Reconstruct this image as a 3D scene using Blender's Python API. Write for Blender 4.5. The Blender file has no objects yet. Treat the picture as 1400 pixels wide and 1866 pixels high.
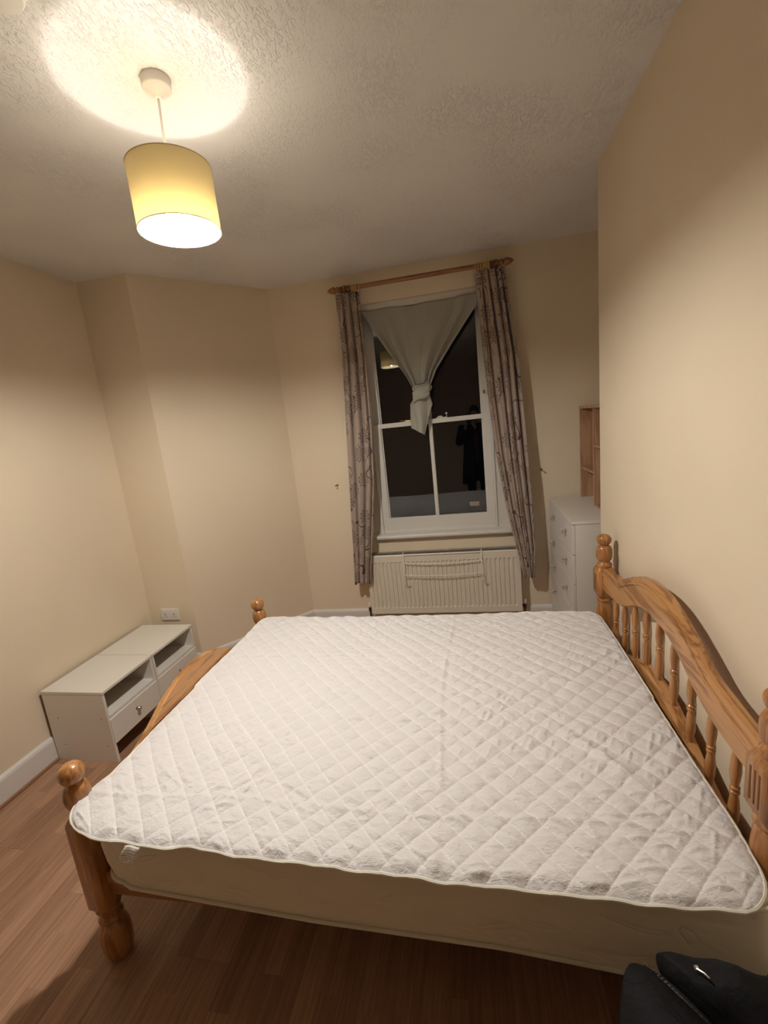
import bpy, bmesh, math, random
import numpy as np
from mathutils import Vector, Matrix
S = bpy.context.scene
C = S.collection
PI = math.pi
random.seed(7)
# ------------------------------------------------------------------ camera, world, exposure
cam = bpy.data.cameras.new('camera'); co = bpy.data.objects.new('camera', cam); C.objects.link(co)
cam.sensor_fit = 'AUTO'; cam.sensor_width = 36.0; cam.lens = 802.65/1866*36.0; cam.clip_start = 0.02
r_ = Vector((0.97820384, 0.17934024, -0.10466288)); u_ = Vector((0.06545472, 0.21202962, 0.97506878)); f_ = Vector((-0.1970607, 0.96066671, -0.19566952))
M = Matrix((r_, u_, -f_)).transposed().to_4x4(); M.translation = Vector((0, 0, 1.659)); co.matrix_world = M
S.camera = co
w = bpy.data.worlds.new('night'); S.world = w; w.use_nodes = True
w.node_tree.nodes['Background'].inputs[0].default_value = (0.010, 0.011, 0.016, 1); w.node_tree.nodes['Background'].inputs[1].default_value = 0.1
S.view_settings.view_transform = 'Standard'; S.view_settings.look = 'None'
S.view_settings.exposure = 0.0; S.view_settings.gamma = 1.0; S.view_settings.use_curve_mapping = False
BULB_POWER = 2650.0          # emission strength of the frosted bulb
NECK = 0.066               # added glow up the bulb neck, shaped to spread the ceiling patch
BULB_COL = (1.0, 0.95, 0.88)
BULB_Z = 2.376
LAMP = (-0.862, 1.438)
# room numbers
CEIL, YW, XL, YR, XR, YB = 2.75, 3.422, -2.402, 2.679, 0.683, 2.522
XA, XRET, XALC, YF = -1.418, -2.035, 1.04, -2.1

# ------------------------------------------------------------------ materials
def new_mat(name):
    m = bpy.data.materials.new(name); m.use_nodes = True
    nt = m.node_tree; return m, nt, nt.nodes['Principled BSDF']
def N(nt, t, **kw):
    n = nt.nodes.new(t)
    for k, v in kw.items():
        if k in ('ins',):
            for a, b in v.items(): n.inputs[a].default_value = b
        else: setattr(n, k, v)
    return n
def L(nt, a, b): nt.links.new(a, b)
def plain(name, col, rough=0.5, metal=0.0, coat=0.0, bump=None, spec=0.5, var=0.0, vscale=6):
    m, nt, b = new_mat(name)
    b.inputs['Base Color'].default_value = (*col, 1); b.inputs['Roughness'].default_value = rough
    b.inputs['Metallic'].default_value = metal; b.inputs['Coat Weight'].default_value = coat
    b.inputs['Specular IOR Level'].default_value = spec
    tc = N(nt, 'ShaderNodeTexCoord')
    if var:
        n = N(nt, 'ShaderNodeTexNoise', ins={'Scale': vscale, 'Detail': 6.0})
        mx = N(nt, 'ShaderNodeMix', data_type='RGBA', blend_type='MULTIPLY'); mx.inputs[0].default_value = 1.0
        mr = N(nt, 'ShaderNodeMapRange', ins={'To Min': 1-var, 'To Max': 1+var*.4})
        L(nt, tc.outputs['Object'], n.inputs['Vector']); L(nt, n.outputs[0], mr.inputs[0])
        mx.inputs[6].default_value = (*col, 1); L(nt, mr.outputs[0], mx.inputs[7]); L(nt, mx.outputs[2], b.inputs['Base Color'])
    if bump:
        sc, st, dist = bump
        n = N(nt, 'ShaderNodeTexNoise', ins={'Scale': sc, 'Detail': 4.0, 'Roughness': .6})
        bp = N(nt, 'ShaderNodeBump', ins={'Strength': st, 'Distance': dist})
        L(nt, tc.outputs['Object'], n.inputs['Vector']); L(nt, n.outputs[0], bp.inputs['Height']); L(nt, bp.outputs[0], b.inputs['Normal'])
    return m
def pine(name, axis='Y', dark=(0.27, 0.105, 0.026), light=(0.50, 0.245, 0.085), coat=.6):
    m, nt, b = new_mat(name)
    tc = N(nt, 'ShaderNodeTexCoord'); mp = N(nt, 'ShaderNodeMapping')
    sc = {'X': (.9, 11, 11), 'Y': (11, .9, 11), 'Z': (11, 11, .9)}[axis]
    mp.inputs['Scale'].default_value = sc
    L(nt, tc.outputs['Object'], mp.inputs[0])
    n1 = N(nt, 'ShaderNodeTexNoise', ins={'Scale': 1.2, 'Detail': 3.0, 'Distortion': .8}); L(nt, mp.outputs[0], n1.inputs['Vector'])
    mul = N(nt, 'ShaderNodeMath', operation='MULTIPLY'); mul.inputs[1].default_value = 26.0
    sn = N(nt, 'ShaderNodeMath', operation='SINE'); L(nt, n1.outputs[0], mul.inputs[0]); L(nt, mul.outputs[0], sn.inputs[0])
    mp2 = N(nt, 'ShaderNodeMapping'); mp2.inputs['Scale'].default_value = [s*9 for s in sc]; L(nt, tc.outputs['Object'], mp2.inputs[0])
    n2 = N(nt, 'ShaderNodeTexNoise', ins={'Scale': 1.5, 'Detail': 4.0}); L(nt, mp2.outputs[0], n2.inputs['Vector'])
    ad = N(nt, 'ShaderNodeMath', operation='MULTIPLY_ADD'); ad.inputs[1].default_value = .22; L(nt, sn.outputs[0], ad.inputs[0]); L(nt, n2.outputs[0], ad.inputs[2])
    cr = N(nt, 'ShaderNodeValToRGB'); L(nt, ad.outputs[0], cr.inputs[0])
    cr.color_ramp.elements[0].position = .25; cr.color_ramp.elements[0].color = (*dark, 1)
    cr.color_ramp.elements[1].position = .62; cr.color_ramp.elements[1].color = (*light, 1)
    v = N(nt, 'ShaderNodeTexVoronoi', feature='F1', ins={'Scale': 1.0}); mp3 = N(nt, 'ShaderNodeMapping')
    mp3.inputs['Scale'].default_value = {'X': (3, 6, 6), 'Y': (6, 3, 6), 'Z': (6, 6, 3)}[axis]
    L(nt, tc.outputs['Object'], mp3.inputs[0]); L(nt, mp3.outputs[0], v.inputs['Vector'])
    k = N(nt, 'ShaderNodeMapRange', ins={'From Min': .05, 'From Max': .11}); L(nt, v.outputs['Distance'], k.inputs[0])
    mx = N(nt, 'ShaderNodeMix', data_type='RGBA'); L(nt, k.outputs[0], mx.inputs[0]); mx.inputs[6].default_value = (.085, .028, .01, 1); L(nt, cr.outputs[0], mx.inputs[7])
    L(nt, mx.outputs[2], b.inputs['Base Color'])
    b.inputs['Roughness'].default_value = .38; b.inputs['Coat Weight'].default_value = coat; b.inputs['Coat Roughness'].default_value = .12
    return m

def wall_mat():
    m, nt, b = new_mat('magnolia_paint')
    tc = N(nt, 'ShaderNodeTexCoord')
    n = N(nt, 'ShaderNodeTexNoise', ins={'Scale': 1.4, 'Detail': 3.0}); L(nt, tc.outputs['Object'], n.inputs['Vector'])
    cr = N(nt, 'ShaderNodeValToRGB'); L(nt, n.outputs[0], cr.inputs[0])
    cr.color_ramp.elements[0].position = .3; cr.color_ramp.elements[0].color = (.76, .645, .48, 1)
    cr.color_ramp.elements[1].position = .7; cr.color_ramp.elements[1].color = (.81, .695, .53, 1)
    L(nt, cr.outputs[0], b.inputs['Base Color']); b.inputs['Roughness'].default_value = .62; b.inputs['Specular IOR Level'].default_value = .3
    n2 = N(nt, 'ShaderNodeTexNoise', ins={'Scale': 110.0, 'Detail': 3.0}); L(nt, tc.outputs['Object'], n2.inputs['Vector'])
    n3 = N(nt, 'ShaderNodeTexNoise', ins={'Scale': 5.0, 'Detail': 3.0}); L(nt, tc.outputs['Object'], n3.inputs['Vector'])
    ad = N(nt, 'ShaderNodeMath', operation='MULTIPLY_ADD'); ad.inputs[1].default_value = 5.0; L(nt, n3.outputs[0], ad.inputs[0]); L(nt, n2.outputs[0], ad.inputs[2])
    bp = N(nt, 'ShaderNodeBump', ins={'Strength': .35, 'Distance': .0016}); L(nt, ad.outputs[0], bp.inputs['Height']); L(nt, bp.outputs[0], b.inputs['Normal'])
    return m
def ceil_mat():
    m, nt, b = new_mat('textured_ceiling_paint')
    b.inputs['Base Color'].default_value = (.80, .775, .745, 1); b.inputs['Roughness'].default_value = .6; b.inputs['Specular IOR Level'].default_value = .35
    tc = N(nt, 'ShaderNodeTexCoord'); mp = N(nt, 'ShaderNodeMapping'); mp.inputs['Scale'].default_value = (70, 30, 20); mp.inputs['Rotation'].default_value = (0, 0, .25)
    L(nt, tc.outputs['Object'], mp.inputs[0])
    n = N(nt, 'ShaderNodeTexNoise', ins={'Scale': 1.3, 'Detail': 3.0, 'Roughness': .55, 'Distortion': 1.4}); L(nt, mp.outputs[0], n.inputs['Vector'])
    r = N(nt, 'ShaderNodeMapRange', interpolation_type='SMOOTHSTEP', ins={'From Min': .48, 'From Max': .66}); L(nt, n.outputs[0], r.inputs[0])
    n2 = N(nt, 'ShaderNodeTexNoise', ins={'Scale': 3.0, 'Detail': 2.0}); L(nt, tc.outputs['Object'], n2.inputs['Vector'])
    r2 = N(nt, 'ShaderNodeMapRange', ins={'From Min': .35, 'From Max': .6}); L(nt, n2.outputs[0], r2.inputs[0])
    mu = N(nt, 'ShaderNodeMath', operation='MULTIPLY'); L(nt, r.outputs[0], mu.inputs[0]); L(nt, r2.outputs[0], mu.inputs[1])
    bp = N(nt, 'ShaderNodeBump', ins={'Strength': .8, 'Distance': .0027}); L(nt, mu.outputs[0], bp.inputs['Height']); L(nt, bp.outputs[0], b.inputs['Normal'])
    return m
def board_mat():
    m, nt, b = new_mat('laminate_board')
    tc = N(nt, 'ShaderNodeTexCoord'); oi = N(nt, 'ShaderNodeObjectInfo')
    sep = N(nt, 'ShaderNodeSeparateXYZ'); L(nt, tc.outputs['Object'], sep.inputs[0])
    # three printed strips per board, broken at staggered joints
    sx = N(nt, 'ShaderNodeMath', operation='DIVIDE'); sx.inputs[1].default_value = .0642; L(nt, sep.outputs[0], sx.inputs[0])
    fx = N(nt, 'ShaderNodeMath', operation='FLOOR'); L(nt, sx.outputs[0], fx.inputs[0])
    rn = N(nt, 'ShaderNodeMath', operation='MULTIPLY_ADD'); rn.inputs[1].default_value = .37; L(nt, fx.outputs[0], rn.inputs[0]); L(nt, oi.outputs['Random'], rn.inputs[2])
    sy = N(nt, 'ShaderNodeMath', operation='MULTIPLY_ADD'); sy.inputs[1].default_value = 2.4; L(nt, sep.outputs[1], sy.inputs[0]); L(nt, rn.outputs[0], sy.inputs[2])
    fy = N(nt, 'ShaderNodeMath', operation='FLOOR'); L(nt, sy.outputs[0], fy.inputs[0])
    cb = N(nt, 'ShaderNodeCombineXYZ'); L(nt, fx.outputs[0], cb.inputs[0]); L(nt, fy.outputs[0], cb.inputs[1]); L(nt, oi.outputs['Random'], cb.inputs[2])
    wn = N(nt, 'ShaderNodeTexWhiteNoise'); L(nt, cb.outputs[0], wn.inputs['Vector'])
    mp = N(nt, 'ShaderNodeMapping'); mp.inputs['Scale'].default_value = (120, 4.5, 1); L(nt, tc.outputs['Object'], mp.inputs[0])
    va = N(nt, 'ShaderNodeVectorMath', operation='MULTIPLY_ADD'); va.inputs[1].default_value = (40, 40, 40); L(nt, wn.outputs['Color'], va.inputs[0]); L(nt, mp.outputs[0], va.inputs[2])
    n = N(nt, 'ShaderNodeTexNoise', ins={'Scale': 1.0, 'Detail': 5.0, 'Roughness': .6, 'Distortion': .5}); L(nt, va.outputs[0], n.inputs['Vector'])
    a = N(nt, 'ShaderNodeMath', operation='MULTIPLY_ADD'); a.inputs[1].default_value = .34; L(nt, wn.outputs['Value'], a.inputs[0]); L(nt, n.outputs[0], a.inputs[2])
    cr = N(nt, 'ShaderNodeValToRGB'); L(nt, a.outputs[0], cr.inputs[0])
    cr.color_ramp.elements[0].position = .38; cr.color_ramp.elements[0].color = (.25, .130, .075, 1)
    cr.color_ramp.elements[1].position = .95; cr.color_ramp.elements[1].color = (.50, .295, .185, 1)
    L(nt, cr.outputs[0], b.inputs['Base Color']); b.inputs['Roughness'].default_value = .42; b.inputs['Specular IOR Level'].default_value = .4
    return m
def curtain_mat():
    m, nt, b = new_mat('floral_print_cloth')
    tc = N(nt, 'ShaderNodeTexCoord')
    def flowers(scale, off, R, petals, rings):
        mp = N(nt, 'ShaderNodeMapping'); mp.inputs['Scale'].default_value = (scale, scale, 1); mp.inputs['Location'].default_value = off; L(nt, tc.outputs['UV'], mp.inputs[0])
        v = N(nt, 'ShaderNodeTexVoronoi', voronoi_dimensions='2D', ins={'Scale': 1.0, 'Randomness': .7}); L(nt, mp.outputs[0], v.inputs['Vector'])
        d = N(nt, 'ShaderNodeVectorMath', operation='SUBTRACT'); L(nt, mp.outputs[0], d.inputs[0]); L(nt, v.outputs['Position'], d.inputs[1])
        s = N(nt, 'ShaderNodeSeparateXYZ'); L(nt, d.outputs[0], s.inputs[0])
        at = N(nt, 'ShaderNodeMath', operation='ARCTAN2'); L(nt, s.outputs[1], at.inputs[0]); L(nt, s.outputs[0], at.inputs[1])
        rr = N(nt, 'ShaderNodeMath', operation='MULTIPLY'); rr.inputs[1].default_value = rings; L(nt, v.outputs['Distance'], rr.inputs[0])
        rf = N(nt, 'ShaderNodeMath', operation='FLOOR'); L(nt, rr.outputs[0], rf.inputs[0])
        am = N(nt, 'ShaderNodeMath', operation='MULTIPLY_ADD'); am.inputs[1].default_value = petals/2; L(nt, at.outputs[0], am.inputs[0])
        ro = N(nt, 'ShaderNodeMath', operation='MULTIPLY'); ro.inputs[1].default_value = 1.7; L(nt, rf.outputs[0], ro.inputs[0]); L(nt, ro.outputs[0], am.inputs[2])
        sn = N(nt, 'ShaderNodeMath', operation='SINE'); L(nt, am.outputs[0], sn.inputs[0])
        ab = N(nt, 'ShaderNodeMath', operation='ABSOLUTE'); L(nt, sn.outputs[0], ab.inputs[0])
        sq = N(nt, 'ShaderNodeMath', operation='MULTIPLY_ADD'); sq.inputs[1].default_value = -.75; L(nt, ab.outputs[0], sq.inputs[0]); L(nt, rr.outputs[0], sq.inputs[2])
        fr = N(nt, 'ShaderNodeMath', operation='FRACT'); L(nt, sq.outputs[0], fr.inputs[0])
        l1 = N(nt, 'ShaderNodeMath', operation='LESS_THAN'); l1.inputs[1].default_value = .30; L(nt, fr.outputs[0], l1.inputs[0])
        ins = N(nt, 'ShaderNodeMath', operation='LESS_THAN'); ins.inputs[1].default_value = R; L(nt, v.outputs['Distance'], ins.inputs[0])
        o = N(nt, 'ShaderNodeMath', operation='MULTIPLY'); L(nt, l1.outputs[0], o.inputs[0]); L(nt, ins.outputs[0], o.inputs[1])
        # one stem line per cell, wandering with noise
        nz = N(nt, 'ShaderNodeTexNoise', noise_dimensions='2D', ins={'Scale': 1.3, 'Detail': 1.0}); L(nt, mp.outputs[0], nz.inputs['Vector'])
        st = N(nt, 'ShaderNodeMath', operation='MULTIPLY_ADD'); st.inputs[1].default_value = 1.2; L(nt, nz.outputs[0], st.inputs[0]); L(nt, s.outputs[0], st.inputs[2])
        st2 = N(nt, 'ShaderNodeMath', operation='SUBTRACT'); st2.inputs[1].default_value = .6; L(nt, st.outputs[0], st2.inputs[0])
        st3 = N(nt, 'ShaderNodeMath', operation='ABSOLUTE'); L(nt, st2.outputs[0], st3.inputs[0])
        st4 = N(nt, 'ShaderNodeMath', operation='LESS_THAN'); st4.inputs[1].default_value = .017; L(nt, st3.outputs[0], st4.inputs[0])
        ou = N(nt, 'ShaderNodeMath', operation='GREATER_THAN'); ou.inputs[1].default_value = R; L(nt, v.outputs['Distance'], ou.inputs[0])
        so = N(nt, 'ShaderNodeMath', operation='MULTIPLY'); L(nt, st4.outputs[0], so.inputs[0]); L(nt, ou.outputs[0], so.inputs[1])
        mx = N(nt, 'ShaderNodeMath', operation='MAXIMUM'); L(nt, o.outputs[0], mx.inputs[0]); L(nt, so.outputs[0], mx.inputs[1])
        return mx.outputs[0]
    a = flowers(5.2, (.3, .2, 0), .32, 10, 11); c = flowers(4.1, (4.1, 7.7, 0), .13, 6, 16)
    mx = N(nt, 'ShaderNodeMath', operation='MAXIMUM'); L(nt, a, mx.inputs[0]); L(nt, c, mx.inputs[1])
    wv = N(nt, 'ShaderNodeTexNoise', ins={'Scale': 3.0, 'Detail': 3.0}); L(nt, tc.outputs['Object'], wv.inputs['Vector'])
    col = N(nt, 'ShaderNodeMix', data_type='RGBA'); L(nt, wv.outputs[0], col.inputs[0]); col.inputs[6].default_value = (.33, .25, .205, 1); col.inputs[7].default_value = (.41, .32, .26, 1)
    mix = N(nt, 'ShaderNodeMix', data_type='RGBA'); L(nt, mx.outputs[0], mix.inputs[0]); L(nt, col.outputs[2], mix.inputs[6]); mix.inputs[7].default_value = (.045, .022, .018, 1)
    L(nt, mix.outputs[2], b.inputs['Base Color']); b.inputs['Roughness'].default_value = .55; b.inputs['Sheen Weight'].default_value = .25
    return m
def shade_mat():
    m = bpy.data.materials.new('lamp_shade_fabric'); m.use_nodes = True; nt = m.node_tree; nt.nodes.clear()
    out = N(nt, 'ShaderNodeOutputMaterial'); d = N(nt, 'ShaderNodeBsdfDiffuse'); t = N(nt, 'ShaderNodeBsdfTranslucent'); ad = N(nt, 'ShaderNodeAddShader')
    d.inputs[0].default_value = (.62, .54, .36, 1)
    tc = N(nt, 'ShaderNodeTexCoord'); mp = N(nt, 'ShaderNodeMapping'); mp.inputs['Scale'].default_value = (60, 60, 500); L(nt, tc.outputs['Object'], mp.inputs[0])
    n = N(nt, 'ShaderNodeTexNoise', ins={'Scale': 1.0, 'Detail': 3.0}); L(nt, mp.outputs[0], n.inputs['Vector'])
    mx = N(nt, 'ShaderNodeMix', data_type='RGBA'); L(nt, n.outputs[0], mx.inputs[0]); mx.inputs[6].default_value = (SHT[0]*.92, SHT[1]*.9, SHT[2]*.88, 1); mx.inputs[7].default_value = (SHT[0]*1.08, SHT[1]*1.1, SHT[2]*1.1, 1)
    L(nt, mx.outputs[2], t.inputs[0])
    L(nt, d.outputs[0], ad.inputs[0]); L(nt, t.outputs[0], ad.inputs[1]); L(nt, ad.outputs[0], out.inputs[0]); return m
SHT = (.0200, .0140, .0050)
def emis(name, col, s):
    m = bpy.data.materials.new(name); m.use_nodes = True; nt = m.node_tree; nt.nodes.clear()
    out = N(nt, 'ShaderNodeOutputMaterial'); e = N(nt, 'ShaderNodeEmission'); e.inputs[0].default_value = (*col, 1); e.inputs[1].default_value = s; L(nt, e.outputs[0], out.inputs[0]); return m
def cloth(name, col, fine=900, st=.25, wr=None):
    m, nt, b = new_mat(name)
    b.inputs['Base Color'].default_value = (*col, 1); b.inputs['Roughness'].default_value = .75; b.inputs['Sheen Weight'].default_value = .2 if col[0] > .1 else 0; b.inputs['Specular IOR Level'].default_value = .5 if col[0] > .1 else .25
    tc = N(nt, 'ShaderNodeTexCoord'); n = N(nt, 'ShaderNodeTexNoise', ins={'Scale': float(fine), 'Detail': 2.0}); L(nt, tc.outputs['Object'], n.inputs['Vector'])
    bp = N(nt, 'ShaderNodeBump', ins={'Strength': st, 'Distance': .0006}); L(nt, n.outputs[0], bp.inputs['Height'])
    last = bp
    if wr:
        mp = N(nt, 'ShaderNodeMapping'); mp.inputs['Scale'].default_value = wr[:3]; L(nt, tc.outputs['Object'], mp.inputs[0])
        n2 = N(nt, 'ShaderNodeTexNoise', ins={'Scale': 1.0, 'Detail': 4.0, 'Distortion': 1.2}); L(nt, mp.outputs[0], n2.inputs['Vector'])
        b2 = N(nt, 'ShaderNodeBump', ins={'Strength': wr[3], 'Distance': wr[4]}); L(nt, n2.outputs[0], b2.inputs['Height']); L(nt, bp.outputs[0], b2.inputs['Normal']); last = b2
    L(nt, last.outputs[0], b.inputs['Normal']); return m
def mattress_mat():
    m, nt, b = new_mat('mattress_damask')
    b.inputs['Base Color'].default_value = (.72, .64, .50, 1); b.inputs['Roughness'].default_value = .6; b.inputs['Sheen Weight'].default_value = .2
    tc = N(nt, 'ShaderNodeTexCoord'); mp = N(nt, 'ShaderNodeMapping'); mp.inputs['Scale'].default_value = (7, 7, 14); mp.inputs['Rotation'].default_value = (0, .6, 0); L(nt, tc.outputs['Object'], mp.inputs[0])
    wv = N(nt, 'ShaderNodeTexNoise', ins={'Scale': 1.0, 'Detail': 1.0, 'Distortion': 1.0}); L(nt, mp.outputs[0], wv.inputs['Vector'])
    mu = N(nt, 'ShaderNodeMath', operation='MULTIPLY'); mu.inputs[1].default_value = 9.0; L(nt, wv.outputs[0], mu.inputs[0])
    sn = N(nt, 'ShaderNodeMath', operation='SINE'); L(nt, mu.outputs[0], sn.inputs[0]); ab = N(nt, 'ShaderNodeMath', operation='ABSOLUTE'); L(nt, sn.outputs[0], ab.inputs[0])
    po = N(nt, 'ShaderNodeMath', operation='POWER'); po.inputs[1].default_value = .45; L(nt, ab.outputs[0], po.inputs[0])
    bp = N(nt, 'ShaderNodeBump', ins={'Strength': .5, 'Distance': .006}); L(nt, po.outputs[0], bp.inputs['Height']); L(nt, bp.outputs[0], b.inputs['Normal'])
    return m
def label_mat():
    m, nt, b = new_mat('printed_care_label')
    tc = N(nt, 'ShaderNodeTexCoord'); mp = N(nt, 'ShaderNodeMapping'); mp.inputs['Scale'].default_value = (8, 10, 1); L(nt, tc.outputs['UV'], mp.inputs[0])
    s = N(nt, 'ShaderNodeSeparateXYZ'); L(nt, mp.outputs[0], s.inputs[0])
    fr = N(nt, 'ShaderNodeMath', operation='FRACT'); L(nt, s.outputs[1], fr.inputs[0])
    lt = N(nt, 'ShaderNodeMath', operation='LESS_THAN'); lt.inputs[1].default_value = .4; L(nt, fr.outputs[0], lt.inputs[0])
    n = N(nt, 'ShaderNodeTexWhiteNoise', noise_dimensions='2D'); fl = N(nt, 'ShaderNodeVectorMath', operation='FLOOR'); 
    m2 = N(nt, 'ShaderNodeMapping'); m2.inputs['Scale'].default_value = (3, 1, 1); L(nt, mp.outputs[0], m2.inputs[0]); L(nt, m2.outputs[0], fl.inputs[0]); L(nt, fl.outputs[0], n.inputs['Vector'])
    gt = N(nt, 'ShaderNodeMath', operation='GREATER_THAN'); gt.inputs[1].default_value = .35; L(nt, n.outputs[0], gt.inputs[0])
    mu = N(nt, 'ShaderNodeMath', operation='MULTIPLY'); L(nt, lt.outputs[0], mu.inputs[0]); L(nt, gt.outputs[0], mu.inputs[1])
    x = N(nt, 'ShaderNodeMix', data_type='RGBA'); L(nt, mu.outputs[0], x.inputs[0]); x.inputs[6].default_value = (.92, .9, .86, 1); x.inputs[7].default_value = (.42, .39, .37, 1)
    L(nt, x.outputs[2], b.inputs['Base Color']); b.inputs['Roughness'].default_value = .5; return m

MW, MC, MB = wall_mat(), ceil_mat(), board_mat()
WHITE = plain('white_gloss_paint', (.66, .63, .58), .32, bump=(30, .15, .002))
SKIRT = plain('white_skirting_paint', (.72, .69, .66), .4, bump=(25, .15, .002))
MEL = plain('white_melamine', (.78, .74, .67), .42, var=.06)
RADM = plain('radiator_enamel', (.74, .68, .57), .38)
DARK = plain('dark_recess', (.03, .027, .024), .7)  # shade inside holes and gaps, put into the colour
BRASS = plain('brass', (.45, .30, .12), .3, 1.0)
STEEL = plain('brushed_steel', (.55, .53, .50), .28, 1.0)
PLW = plain('white_plastic', (.80, .77, .72), .35)
PINE_Y, PINE_Z, PINE_X = pine('pine_grain_long', 'Y'), pine('pine_turned', 'Z', (.30, .115, .027), (.49, .225, .070)), pine('pine_rail', 'X')
BEECH = pine('light_pine_shelf', 'Z', (.36, .20, .11), (.50, .30, .18), 0.1)
ROD = pine('varnished_pole_wood', 'X', (.20, .075, .022), (.33, .14, .045), .4)
DRING = plain('dark_wood_ring', (.10, .045, .02), .35, coat=.5)
LRING = plain('light_wood_ring', (.55, .36, .14), .35, coat=.5)
NET = cloth('grey_green_cloth', (.37, .36, .305), 700, .2, (9, 9, 5, .4, .01))
CURT = curtain_mat()
QUILT = cloth('white_quilted_cotton', (.79, .765, .755), 500, .3, (60, 120, 30, .55, .007))
BIND = cloth('cream_binding_tape', (.80, .76, .66), 600, .3)
MATT = mattress_mat()
PIPE = cloth('mattress_piping_cloth', (.66, .59, .47), 600, .3)
GLASS = bpy.data.materials.new('window_glass'); GLASS.use_nodes = True
_g = GLASS.node_tree.nodes['Principled BSDF']; _g.inputs['Transmission Weight'].default_value = 1; _g.inputs['Roughness'].default_value = 0; _g.inputs['IOR'].default_value = 1.5
CLEAR = plain('clear_acrylic', (.9, .9, .9), .05); CLEAR.node_tree.nodes['Principled BSDF'].inputs['Transmission Weight'].default_value = .7
NAVY = cloth('navy_nylon', (.0028, .0030, .0046), 300, .4, (14, 14, 14, .5, .02))
BLACKC = cloth('black_coat_cloth', (.012, .011, .012), 300, .3)
SKIN = plain('skin', (.50, .30, .21), .5)
HARDB = plain('brown_hardboard', (.22, .10, .05), .7)

# ------------------------------------------------------------------ builders
def org(p):
    o = Vector((0, 0, 0))
    while p is not None: o = o + p.location; p = p.parent
    return o
def mobj(name, V, F, mat, parent=None, smooth=False, uv=None, loc=None):
    me = bpy.data.meshes.new(name); o0 = org(parent) if parent else Vector((0, 0, 0))
    l = Vector(loc) if loc is not None else Vector((0, 0, 0)); sh = o0 + l
    me.from_pydata([(v[0]-sh.x, v[1]-sh.y, v[2]-sh.z) for v in V], [], [tuple(f) for f in F])
    if mat: me.materials.append(mat)
    if uv is not None:
        ul = me.uv_layers.new(name='UVMap'); idx = np.empty(len(me.loops), dtype=np.int64); me.loops.foreach_get('vertex_index', idx)
        ul.data.foreach_set('uv', np.asarray(uv, dtype=np.float32)[idx].ravel())
    if smooth: me.polygons.foreach_set('use_smooth', [True]*len(me.polygons))
    me.update(); o = bpy.data.objects.new(name, me); C.objects.link(o)
    if parent: o.parent = parent
    o.location = l; return o
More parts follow.
